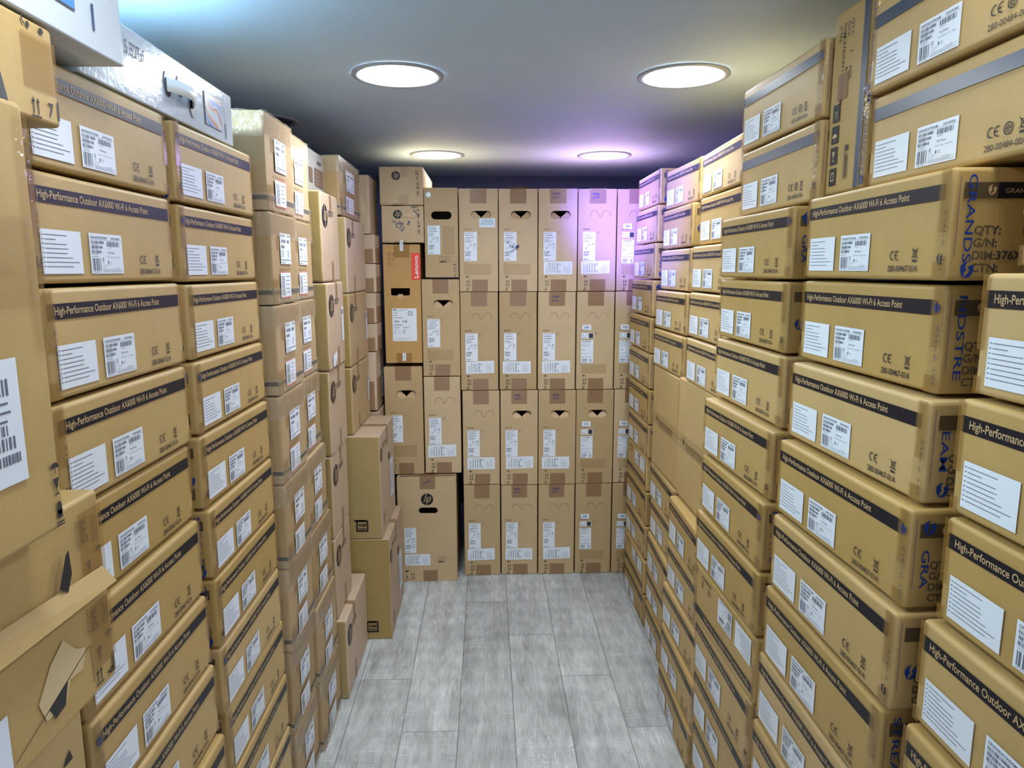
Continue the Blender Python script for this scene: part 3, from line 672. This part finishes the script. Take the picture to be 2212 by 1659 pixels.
for i, X_ in enumerate((.494, .486, .491, .495, .496)):
    h = zl[i]-zl[i+1]-.001
    t, bx = desktop_carton(.246, .30, h, i, 'torn' if i == 1 else None); t['label'] = 'pinkish round-logo carton, %s from top of stack right beside the film-wrapped cartons' % ORD[i]
    place(t, -X_, 2.172+.123, zl[i+1]+HC+.0004, PI/2+R_.uniform(-.006, .006), bx[1])
t, bx = desktop_carton(.375, .26, .2805, 8); t['label'] = 'round-logo carton on the floor, sticking out under its stack on the left'
place(t, -.4700, 2.169+.1875, .0003, PI/2, bx[1])
zl = [.1895, -.0820, -.3520, -.6060]
for i in range(3):
    t, bx = desktop_carton(.385, .30, zl[i]-zl[i+1]-.001, 20+i, 'x' if i else None, KR3 if i == 0 else KR2); t['label'] = 'round-logo carton, %s in the stack resting on the tall square-emblem cartons' % ORD[i]
    place(t, -(.500, .499, .500)[i], 2.572+.1925, zl[i+1]+HC+.0004, PI/2, bx[1])
def emblem_carton(X_, z0, z1, label):
    L, D, H = .392, .30, z1-z0; bx = (L, D, H)
    t = thing('emblem_carton', label, 'carton', 'tall square-emblem cartons')
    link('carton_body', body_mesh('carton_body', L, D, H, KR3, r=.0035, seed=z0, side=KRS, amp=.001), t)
    hp_disc(FLAPM, .035, H*.80, .026, t, bx)
    Ink().text('EliteDesk', .070, H*.845, .020, .10, bold=.008).lines(.05, .03, .10, .09, 6, .003, 2).build('carton_markings', PRB, t, bx)
    a = Ink().rect(.24, .08, .335, .24).build('product_label', PAPER, t, bx)
    wide_label(Ink(), .245, .085, .08, .15, 5).build('label_print', GREYP, a, bx, off=.0009)
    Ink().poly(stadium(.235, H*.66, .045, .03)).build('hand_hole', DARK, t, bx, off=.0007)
    patch('packing_tape', TAN, t, bx, .18, H*.80, .215, H-.001)
    patch('packing_tape', TAN, t, bx, .18, .001, .215, D-.001, 'top'); 
    e = Ink().frame(D-.097, .030, D-.052, .074, .0055).rect(D-.104, .070, D-.060, .076)
    s = e.text('intel', D-.088, .051, .0125, .028, bold=.03).text('inside', D-.088, .039, .0070, .028, bold=.03).build('square_emblem', INK, t, bx, 'left')
    d = hp_disc(FLAPM, .06, .22, .030, t, bx, 'top')
    place(t, -X_, 2.555+L/2, z0+HC+.0003, PI/2, D)
emblem_carton(.404, -1.0045, -.6068, 'tall carton with square emblem on its near side, upper of two')
emblem_carton(.3785, -HC, -1.0052, 'tall carton with square emblem standing on the floor, lower of two')
# brown wrapped cartons in the back left corner
def corner_carton(x, y0, y1, z0, z1, label, film, m=KR2, lab=False, seed=0, D=.20):
    L, H = y1-y0, z1-z0; bx = (L, D, H)
    t = thing('corner_carton', label, 'carton', 'brown cartons in the back left corner')
    link('carton_body', body_mesh('carton_body', L, D, H, m, r=.004, seed=seed, amp=.003), t)
    if film:
        wrap('stretch_film', FILM, t, bx, .001, H-.001, D*.8, .05, 'left', .002, .002, 14, 14, seed)
        Ink().rect(.03, .002, .05, H-.002).rect(.09, .002, .10, H-.002).build('edge_tape', AMB, t, bx, 'left', .0009)
    else:
        Ink().rect(.01, .002, L-.01, H*.55).build('packing_tape', AMB, t, bx, 'front', .0009); Ink().rect(.03, .002, D-.01, H*.5).build('packing_tape', TAN, t, bx, 'left', .0009)
    if lab:
        a = Ink().rect(L*.55, H*.15, L*.95, H*.62).build('product_label', PAPER, t, bx, off=.0012)
        Ink().bars(L*.6, H*.5, L*.9, H*.56, 2, dens=.003).lines(L*.6, H*.2, L*.9, H*.46, 6, .0015, 3).build('label_print', GREYP, a, bx, off=.0015)
    Ink().lines(L*.5, H*.2, L*.9, H*.35, 3, .001, seed).build('carton_markings', PRB, t, bx, off=.0013)
    place(t, -x, (y0+y1)/2, z0+HC+.0003, PI/2, D)
corner_carton(.480, 2.985, 3.20, .1485, .385, 'film-wrapped brown carton, highest of the narrow stack in back left corner', True, seed=51)
zs = [.1475, .0275, -.0925, -.2215, -.3405]
for i in range(4): corner_carton(.463+.003*(i > 1), 2.985, 3.135, zs[i+1]+.0008, zs[i], 'short taped carton, %s of four small ones in the back left corner' % ORD[i], False, KR3, seed=60+i)
corner_carton(.475, 2.985, 3.21, -.5950, -.3412, 'reddish carton with white label in shadow beneath the short taped cartons', False, KR3, True, 70)
corner_carton(.468, 2.985, 3.16, -HC, -.6000, 'tall narrow carton hidden behind the square-emblem cartons, reaching the floor', False, KR3, False, 71)

# ------------------------------------------------------------------ nearest boxes on the left
def near_carton(name, label, x, y0, y1, z0, z1, D, seed):
    L, H = y1-y0, z1-z0; bx = (L, D, H)
    t = thing(name, label, 'carton'); link('carton_body', body_mesh('carton_body', L, D, H, KR, r=.005, seed=seed, amp=.0022), t)
    place(t, -x, (y0+y1)/2, z0+HC+.0003, PI/2, D); return t, bx
t, bx = near_carton('tall_labelled_carton', 'large plain carton with big white barcode label, nearest the camera on the left', .428, .26, .700, -.2550, .1540, .30, 91)
L_, D_, H_ = bx
a = Ink().rect(L_-.185, .065, L_-.052, .178).build('shipping_label', PAPER, t, bx)
k = Ink()
for (u0, v0, u1, v1) in ((.02, .145, .062, .162), (.075, .130, .118, .145), (.01, .075, .05, .085), (.055, .070, .075, .080), (.082, .073, .112, .083), (.085, .052, .12, .066), (.01, .045, .035, .055), (.0, .02, .05, .034), (.09, .03, .125, .042)): k.bars(L_-.185+u0, .065+v0*.62, L_-.185+u1, .065+v1*.66, int(u0*1000), dens=.0028)
k.lines(L_-.105, .118, L_-.065, .142, 3, .002, 4).lines(L_-.180, .11, L_-.12, .14, 4, .0018, 9).build('label_print', GREYP, a, bx, off=.0009)
k = Ink().umb(L_-.013, .063, .007).glass(L_-.013, .036, .017).ell(L_-.012, .022, .004, .007).rect(L_-.016, .012, L_-.008, .020).rect(L_-.018, .004, L_-.006, .0055).rect(L_-.018, .007, L_-.006, .0085).build('handling_icons', PR, t, bx)
patch('packing_tape', CLR, t, bx, .001, .222, L_-.012, .305)
Ink().poly([(L_-.13, .262), (L_-.035, .254), (L_-.032, .260), (L_-.13, .272)]).build('loose_tape_fold', CLR, t, bx, off=.002)
wrap('corner_tape', CLR, t, bx, .18, .40, .03, .02, 'right', .0015, .001, 6, 12, 3)
t, bx = near_carton('overhanging_carton', 'carton with orange tape and arrow marks, on the large near carton at upper left', .472, .38, .838, .1552, .2600, .26, 95)
L_, D_, H_ = bx
patch('packing_tape', AMB, t, bx, L_-.060, .034, L_-.003, .088)
Ink().up(L_-.050, .008, .017, .0018).text('7', L_-.024, .010, .014, bold=.01).rect(L_-.008, .008, L_-.005, .028).ell(L_-.046, .096, .003).ell(L_-.024, .096, .004, .003).arc(L_-.050, .100, .006, .002, 150, 260, 6).build('handling_icons', PR, t, bx)
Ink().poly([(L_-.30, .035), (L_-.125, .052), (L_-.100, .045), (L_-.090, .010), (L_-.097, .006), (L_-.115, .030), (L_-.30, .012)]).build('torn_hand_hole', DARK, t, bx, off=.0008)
# cartons below it
t, bx = near_carton('open_flap_carton', 'carton with folded-out front flap under the large near carton on the left', .468, .36, .830, -.3655, -.2560, .30, 97)
L_, D_, H_ = bx
tp = Ink().rect(L_-.048, .004, L_-.002, .092).build('packing_tape', AMB, t, bx, off=.0011)
Ink().text('DVR', L_-.034, .056, .012, .030, rot=90, bold=.01).lines(L_-.026, .050, L_-.012, .098, 3, .001, 5, rot=True).umb(L_-.014, .038, .006).glass(L_-.036, .016, .016).text('91', L_-.016, .004, .012, rot=90, bold=.01).text('NETWORK', L_-.052, .052, .004, .035, rot=90).build('tape_print', PRB, tp, bx, off=.0014)
bm = bmesh.new()
pts = [(-.10, 0, .036), (L_/2-.016, 0, .016), (L_/2-.010, -.012, -.006), (-.13, -.014, .006)]
vs = [bm.verts.new((x, -D_/2-.002+y, z)) for x, y, z in pts]; bm.faces.new(vs)
me = bpy.data.meshes.new('folded_flap'); bm.to_mesh(me); bm.free(); me.materials.append(KR)
o = link('folded_flap', me, t); sm = o.modifiers.new('th', 'SOLIDIFY'); sm.thickness = .003
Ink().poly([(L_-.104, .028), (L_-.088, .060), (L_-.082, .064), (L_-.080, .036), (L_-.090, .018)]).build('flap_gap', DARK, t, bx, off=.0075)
a = Ink().poly([(L_-.30, .02), (L_-.215, .02), (L_-.195, .052), (L_-.215, .095), (L_-.30, .095)]).build('barcode_label', PAPER, t, bx, off=.0075)
Ink().bars(L_-.29, .03, L_-.225, .085, 4, vert=False, dens=.005).build('label_print', PR, a, bx, off=.0085)
t, bx = near_carton('torn_patch_carton', 'carton with torn pale patch and triangular hand hole, low at the near left', .466, .36, .830, -.4975, -.3665, .30, 98)
L_, D_, H_ = bx
tp = Ink().rect(L_-.048, .030, L_-.002, .112).build('packing_tape', AMB, t, bx, off=.0011)
Ink().text('DVR', L_-.034, .080, .011, .028, rot=90, bold=.01).lines(L_-.026, .078, L_-.012, .118, 3, .001, 5, rot=True).umb(L_-.014, .062, .006).glass(L_-.036, .040, .016).text('NETWORK', L_-.052, .080, .004, .034, rot=90).build('tape_print', PRB, tp, bx, off=.0014)
Ink().up(L_-.044, .014, .016, .0018).text('9', L_-.022, .018, .012, bold=.02, rot=-90).rect(L_-.012, .010, L_-.010, .034).rect(L_-.008, .010, L_-.006, .034).build('handling_icons', PR, t, bx)
Ink().poly([(L_-.150, .055), (L_-.125, .085), (L_-.100, .100), (L_-.080, .078), (L_-.062, .070), (L_-.070, .048), (L_-.095, .050), (L_-.105, .030), (L_-.140, .030)]).build('torn_patch', mat('torn_paper_core', (.60, .46, .25), .8), t, bx)
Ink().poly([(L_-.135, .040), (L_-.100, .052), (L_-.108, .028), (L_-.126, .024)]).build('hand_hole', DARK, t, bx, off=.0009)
Ink().line([(L_-.19, .020), (L_-.06, .066), (L_-.052, .066), (L_-.050, .020)], .0012).build('crease_line', PRB, t, bx)
a = Ink().rect(L_-.30, .010, L_-.195, .075).build('shipping_label', PAPER, t, bx)
Ink().lines(L_-.29, .02, L_-.205, .07, 6, .0015, 3).build('label_print', GREYP, a, bx, off=.0009)
t, bx = near_carton('recessed_carton', 'shaded carton set back under the torn-patch carton at the bottom left', .512, .38, .826, -HC, -.4985, .26, 99)
L_, D_, H_ = bx
Ink().umb(L_-.05, H_-.03, .01).ell(L_-.03, H_-.02, .006).poly([(L_-.05, H_-.09), (L_-.035, H_-.075), (L_-.03, H_-.09)]).build('carton_markings', PR, t, bx)

# ------------------------------------------------------------------ white monitor cartons
def art_mat():
    m = mat('abstract_screen_art', (.5, .5, .6), .25); b = m.node_tree.nodes['Principled BSDF']
    tc = N(m, 'ShaderNodeTexCoord').outputs['Generated']
    w_ = N(m, 'ShaderNodeTexWave'); w_.bands_direction = 'DIAGONAL'; w_.inputs['Scale'].default_value = .55; w_.inputs['Distortion'].default_value = 9; w_.inputs['Detail'].default_value = 2; LK(m, tc, w_.inputs[0])
    LK(m, RAMP(m, w_.outputs['Fac'], [(0, (.55, .68, .82)), (.35, (.75, .35, .12)), (.55, (.30, .12, .16)), (.75, (.62, .66, .80)), (1, (.16, .28, .62))]), b.inputs['Base Color']); return m
ART = art_mat()
ARTB = mat('blue_screen_art', (.10, .28, .72), .25)
def monitor_carton(L, D, H, x, yfar, z, label, big):
    bx = (L, D, H); t = thing('monitor_carton', label, 'carton', 'glossy white monitor cartons')
    link('carton_body', body_mesh('carton_body', L, D, H, GLOSSY, r=.0025, seed=big, amp=.0012), t)
    k = Ink().text('Series 5 527sf', .072 if not big else .075, H*.60 if not big else H*.6, .020, .118, bold=.004).line([(.105, H*.93), (.085, H*.85)], .0012)
    k.build('carton_lettering', GREYP, t, bx)
    Ink().text('FHD Monitor', .205, H*.50, .006, .06).build('small_lettering', mat('teal_grey_print', (.25, .36, .42), .4), t, bx)
    s0, s1, p0, p1, ls = (L-.149, L-.068, .020, .078, L-.043) if not big else (L-.260, L-.110, .034, .150, L-.070)
    a = Ink().rect(s0-.0015, p0-.0015, s1+.0015, p1+.0015).build('screen_picture', GREYP, t, bx)
    Ink().rect(s0, p0, s1, p1).build('picture_art', ARTB if big else ART, a, bx, off=.0009)
    Ink().line([(ls, H*.92), (ls-.001, H*.40)], .0010).rect(ls-.003, p0-.010, ls+.002, p0+.020).build('stand_drawing', mat('dark_navy_print', (.02, .05, .16), .4), t, bx)
    if not big:
        for cu, cv, w1, h1 in ((.268, .052, .026, .042), (.318, .060, .024, .036), (.368, .040, .026, .046)):
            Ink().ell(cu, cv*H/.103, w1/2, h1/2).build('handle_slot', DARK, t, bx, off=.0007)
        bm = bmesh.new(); r0 = None
        for i in range(15):
            s = i/14; u = .262+.105*s; y = -D/2-.002-.020*math.sin(PI*s); zc_ = .050-.006*s
            r1 = [bm.verts.new((-L/2+u, y, zc_-.011)), bm.verts.new((-L/2+u, y, zc_+.011))]
            if r0: bm.faces.new((r0[0], r1[0], r1[1], r0[1])).smooth = True
            r0 = r1
        me = bpy.data.meshes.new('carry_handle'); bm.to_mesh(me); bm.free(); me.materials.append(WHT); o = link('carry_handle', me, t)
        sm = o.modifiers.new('th', 'SOLIDIFY'); sm.thickness = .0022
    place(t, -x, yfar-L/2, z+HC, PI/2, D)
monitor_carton(.575, .40, .103, .5335, 1.572, .2580, 'glossy white monitor carton with plastic handle, lying along top of the left stacks', 0)
monitor_carton(.560, .17, .200, .470, .990, .2615, 'glossy white monitor carton jutting out at the top left corner, blue picture', 1)

# ------------------------------------------------------------------ room
def plane(name, pts, m):
    me = bpy.data.meshes.new(name); me.from_pydata(pts, [], [(0, 1, 2, 3)]); me.materials.append(m); me.update(); o = link(name, me); o['kind'] = 'structure'; return o
def floor_mat():
    m = mat('grey_oak_planks', (.4, .42, .42), .34, .5); b = m.node_tree.nodes['Principled BSDF']
    tc = N(m, 'ShaderNodeTexCoord').outputs['Object']; sp = N(m, 'ShaderNodeSeparateXYZ'); LK(m, tc, sp.inputs[0])
    x = MATH(m, 'DIVIDE', MATH(m, 'ADD', sp.outputs[0], .4525), .1757); ci = MATH(m, 'FLOOR', x); fx = MATH(m, 'FRACT', x)
    y = MATH(m, 'DIVIDE', MATH(m, 'ADD', MATH(m, 'ADD', sp.outputs[1], -2.28), MATH(m, 'MULTIPLY', ci, .288)), 1.150)
    yi = MATH(m, 'FLOOR', y); fy = MATH(m, 'FRACT', y)
    ex = MATH(m, 'MULTIPLY', MATH(m, 'MINIMUM', fx, MATH(m, 'SUBTRACT', 1, fx)), .1757)
    ey = MATH(m, 'MULTIPLY', MATH(m, 'MINIMUM', fy, MATH(m, 'SUBTRACT', 1, fy)), 1.150)
    e = MATH(m, 'MINIMUM', ex, ey); gap = MATH(m, 'LESS_THAN', e, .0013)
    cb = N(m, 'ShaderNodeCombineXYZ'); LK(m, MATH(m, 'ADD', sp.outputs[0], MATH(m, 'MULTIPLY', yi, 3.7)), cb.inputs[0]); LK(m, MATH(m, 'ADD', sp.outputs[1], MATH(m, 'MULTIPLY', ci, 5.3)), cb.inputs[1])
    wn = N(m, 'ShaderNodeTexWhiteNoise', noise_dimensions='2D'); c2 = N(m, 'ShaderNodeCombineXYZ'); LK(m, ci, c2.inputs[0]); LK(m, yi, c2.inputs[1]); LK(m, c2.outputs[0], wn.inputs['Vector'])
    v = cb.outputs[0]
    g1 = NOISE(m, v, 7, 6, .62, (2.6, .32, 1)); g2 = NOISE(m, v, 40, 4, .7, (4, .28, 1)); g3 = NOISE(m, v, 30, 3, .6, (.35, 6, 1)); cl = NOISE(m, v, 3.0, 4, .6)
    wv = N(m, 'ShaderNodeTexWave', wave_type='RINGS'); mp = N(m, 'ShaderNodeMapping'); mp.inputs['Scale'].default_value = (14, 1.0, 1); LK(m, v, mp.inputs[0]); LK(m, mp.outputs[0], wv.inputs[0])
    wv.inputs['Scale'].default_value = 3.2; wv.inputs['Distortion'].default_value = 6; wv.inputs['Detail'].default_value = 3
    t = MATH(m, 'ADD', MATH(m, 'MULTIPLY', g1, .50), MATH(m, 'MULTIPLY', g2, .34)); t = MATH(m, 'ADD', t, MATH(m, 'MULTIPLY', cl, .36)); t = MATH(m, 'ADD', t, MATH(m, 'MULTIPLY', wv.outputs['Fac'], .04))
    t = MATH(m, 'MULTIPLY_ADD', t, 1.9, -.55)
    c = RAMP(m, t, [(.28, (.24, .25, .245)), (.55, (.43, .455, .455)), (.76, (.58, .61, .61)), (1.0, (.80, .84, .84))])
    saw = MATH(m, 'GREATER_THAN', NOISE(m, v, 1, 2, .6, (9, 260, 1)), .60); pz = MATH(m, 'GREATER_THAN', NOISE(m, v, 2.2, 3, .6), .53)
    c = MIX(m, MATH(m, 'MULTIPLY', MATH(m, 'MULTIPLY', saw, pz), .42), c, (.78, .82, .82))
    vn = NOISE(m, v, 5, 5, .7, (3.2, 1.0, 1)); vein = MATH(m, 'LESS_THAN', MATH(m, 'ABSOLUTE', MATH(m, 'SUBTRACT', vn, .5)), .0085)
    vz = MATH(m, 'GREATER_THAN', NOISE(m, v, 2.6, 2, .5, (1, 1, 1)), .60); c = MIX(m, MATH(m, 'MULTIPLY', MATH(m, 'MULTIPLY', vein, vz), .6), c, (.85, .88, .88))
    vn2 = NOISE(m, v, 9, 4, .6, (6, .8, 1)); dk = MATH(m, 'LESS_THAN', MATH(m, 'ABSOLUTE', MATH(m, 'SUBTRACT', vn2, .5)), .012); c = MIX(m, MATH(m, 'MULTIPLY', dk, .30), c, (.25, .26, .27))
    kn = N(m, 'ShaderNodeTexVoronoi'); kn.inputs['Scale'].default_value = 1.6; mk = N(m, 'ShaderNodeMapping'); mk.inputs['Scale'].default_value = (2.4, 1.2, 1); LK(m, v, mk.inputs[0]); LK(m, mk.outputs[0], kn.inputs['Vector'])
    kd = MATH(m, 'MULTIPLY', kn.outputs['Distance'], 1.0); ring = MATH(m, 'MULTIPLY', MATH(m, 'LESS_THAN', MATH(m, 'FRACT', MATH(m, 'MULTIPLY', MATH(m, 'ADD', kd, MATH(m, 'MULTIPLY', g1, .12)), 26)), .28), MATH(m, 'LESS_THAN', kd, .30))
    c = MIX(m, MATH(m, 'MULTIPLY', ring, .30), c, (.30, .31, .32)); c = MIX(m, MATH(m, 'MULTIPLY', MATH(m, 'LESS_THAN', kd, .035), .5), c, (.22, .22, .22))
    br = MATH(m, 'MULTIPLY_ADD', wn.outputs['Value'], .22, .88); hs = N(m, 'ShaderNodeHueSaturation'); LK(m, c, hs.inputs['Color']); LK(m, br, hs.inputs['Value'])
    c = MIX(m, MATH(m, 'MULTIPLY', gap, .75), hs.outputs[0], (.10, .105, .10)); LK(m, c, b.inputs['Base Color'])
    BUMP(m, MATH(m, 'SUBTRACT', t, gap), .25, .0015)
    LK(m, MATH(m, 'MULTIPLY_ADD', g2, .25, .26), b.inputs['Roughness']); return m
def paint(name, rgb):
    m = mat(name, rgb, .62, .35); b = m.node_tree.nodes['Principled BSDF']; tc = N(m, 'ShaderNodeTexCoord').outputs['Object']
    n = NOISE(m, tc, 3, 4, .6); s = MATH(m, 'GREATER_THAN', NOISE(m, tc, 14, 5, .75, (1, 2.5, 1)), .735)
    c = MIX(m, n, tuple(x*.94 for x in rgb), tuple(x*1.04 for x in rgb)); c = MIX(m, MATH(m, 'MULTIPLY', s, .3), c, tuple(min(1, x*1.35) for x in rgb)); LK(m, c, b.inputs['Base Color'])
    BUMP(m, NOISE(m, tc, 160, 2), .08, .001); return m
X0, X1, Y0, Y1, ZC = -1.18, 1.22, -1.6, 4.17, HC+.531
plane('floor', [(X0, Y0, 0), (X1, Y0, 0), (X1, Y1, 0), (X0, Y1, 0)], floor_mat())
CEIL = paint('grey_ceiling_paint', (.46, .59, .71)); WALL = paint('slate_wall_paint', (.07, .09, .17))
plane('ceiling', [(X0, Y0, ZC), (X0, Y1, ZC), (X1, Y1, ZC), (X1, Y0, ZC)], CEIL)
plane('wall_back', [(X0, Y1, 0), (X1, Y1, 0), (X1, Y1, ZC), (X0, Y1, ZC)], WALL)
plane('wall_left', [(X0, Y0, 0), (X0, Y1, 0), (X0, Y1, ZC), (X0, Y0, ZC)], WALL)
plane('wall_right', [(X1, Y0, 0), (X1, Y0, ZC), (X1, Y1, ZC), (X1, Y1, 0)], WALL)
# ------------------------------------------------------------------ ceiling lights
def lathe(name, prof, m, parent, n=64):
    bm = bmesh.new(); rings = []
    for r, z in prof: rings.append([bm.verts.new((r*math.cos(2*PI*i/n), r*math.sin(2*PI*i/n), z)) for i in range(n)])
    for a, b in zip(rings, rings[1:]):
        for i in range(n): f = bm.faces.new((a[i], a[(i+1) % n], b[(i+1) % n], b[i])); f.smooth = True
    if prof[-1][0] < .001 or name == 'lens': bm.faces.new(rings[-1][::-1] if 0 else rings[-1])
    bmesh.ops.recalc_face_normals(bm, faces=bm.faces)
    me = bpy.data.meshes.new(name); bm.to_mesh(me); bm.free(); me.materials.append(m); return link(name, me, parent)
RIM = mat('light_trim_ring', (.30, .33, .36), .4)
def lens_mat(name, tint, p): return mat(name, (.8, .8, .8), .4, emit=(*tint, p))
LN = lens_mat('lit_diffuser', LAMP_TINT, LENS_POWER*1.75)
LNV = lens_mat('lit_diffuser_violet', (.93, .95, 1.0), LENS_POWER*.55)
def downlight(x, y, label, lens=LN, off=False):
    t = thing('downlight', label, 'ceiling light', 'round recessed ceiling lights'); t.location = (x, y, ZC)
    lathe('trim_ring', [(.127, -.0005), (.1265, -.004), (.119, -.0065), (.109, -.0055), (.106, -.002)], RIM, t)
    lathe('lens', [(.1065, -.0022), (.085, -.0030), (.04, -.0034), (.012, -.0035)], lens, t); return t
def lamp(x, y, e, col, dz=.012, size=.20, name='lamp'):
    l = bpy.data.lights.new(name, 'AREA'); l.shape = 'DISK'; l.size = size; l.energy = e; l.color = col
    o = bpy.data.objects.new(name, l); COL.objects.link(o); o.location = (x, y, ZC-dz); return o
downlight(-.241, 2.056, 'larger round ceiling light on the left, in the nearer pair')
downlight(.547, 2.043, 'larger round ceiling light on the right, in the nearer pair')
downlight(-.228, 3.412, 'smaller-looking round ceiling light on the left, in the far pair', lens_mat('lit_diffuser_far', LAMP_TINT, LENS_POWER*.8))
downlight(.553, 3.415, 'smaller-looking round ceiling light at right rear, violet tinged', LNV)
LO = lens_mat('lit_diffuser_overhead', LAMP_TINT, LENS_POWER*.75)
downlight(-.24, .70, 'round ceiling light overhead at left, above the camera view', LO)
downlight(.55, .69, 'round ceiling light overhead at right, above the camera view', LO)
downlight(-.24, -.66, 'round ceiling light behind the camera, left one', LO)
downlight(.55, -.66, 'round ceiling light behind the camera, right one', LO)
downlight(-.76, 1.18, 'round ceiling light above the white monitor cartons, out of view', lens_mat('lit_diffuser_cool', (.66, .92, 1.0), LENS_POWER*3.4))
OFFM = mat('unlit_diffuser', (.05, .06, .12), .4)
t = downlight(-.80, 2.66, 'dark unlit round ceiling light half hidden above the left stacks', OFFM)
l = lamp(.56, 3.38, 4.5, (.34, .24, 1.0), .02, .10, 'added_violet_lamp'); l.data.specular_factor = .2  # added for the violet glow at right rear; real source unknown
sl = bpy.data.lights.new('added_violet_spot', 'SPOT'); sl.energy = 230; sl.color = (.17, .13, 1.0); sl.spot_size = math.radians(31); sl.spot_blend = .9; sl.shadow_soft_size = .06; sl.specular_factor = .3  # added spot, no such fixture; throws lilac on the right rear cartons
so = bpy.data.objects.new('added_violet_spot', sl); COL.objects.link(so); so.location = (-.20, 2.10, ZC-.05)
so.rotation_euler = (Vector((.62, 3.02, HC+.23))-so.location).to_track_quat('-Z', 'Y').to_euler()
s2 = so.copy(); s2.data = sl.copy(); COL.objects.link(s2); s2.data.energy = 85; s2.data.color = (.13, .13, 1.0); s2.data.spot_size = math.radians(38)  # second added spot, tints the cartons nearer along the right wall
s2.rotation_euler = (Vector((.63, 2.50, HC+.22))-so.location).to_track_quat('-Z', 'Y').to_euler()
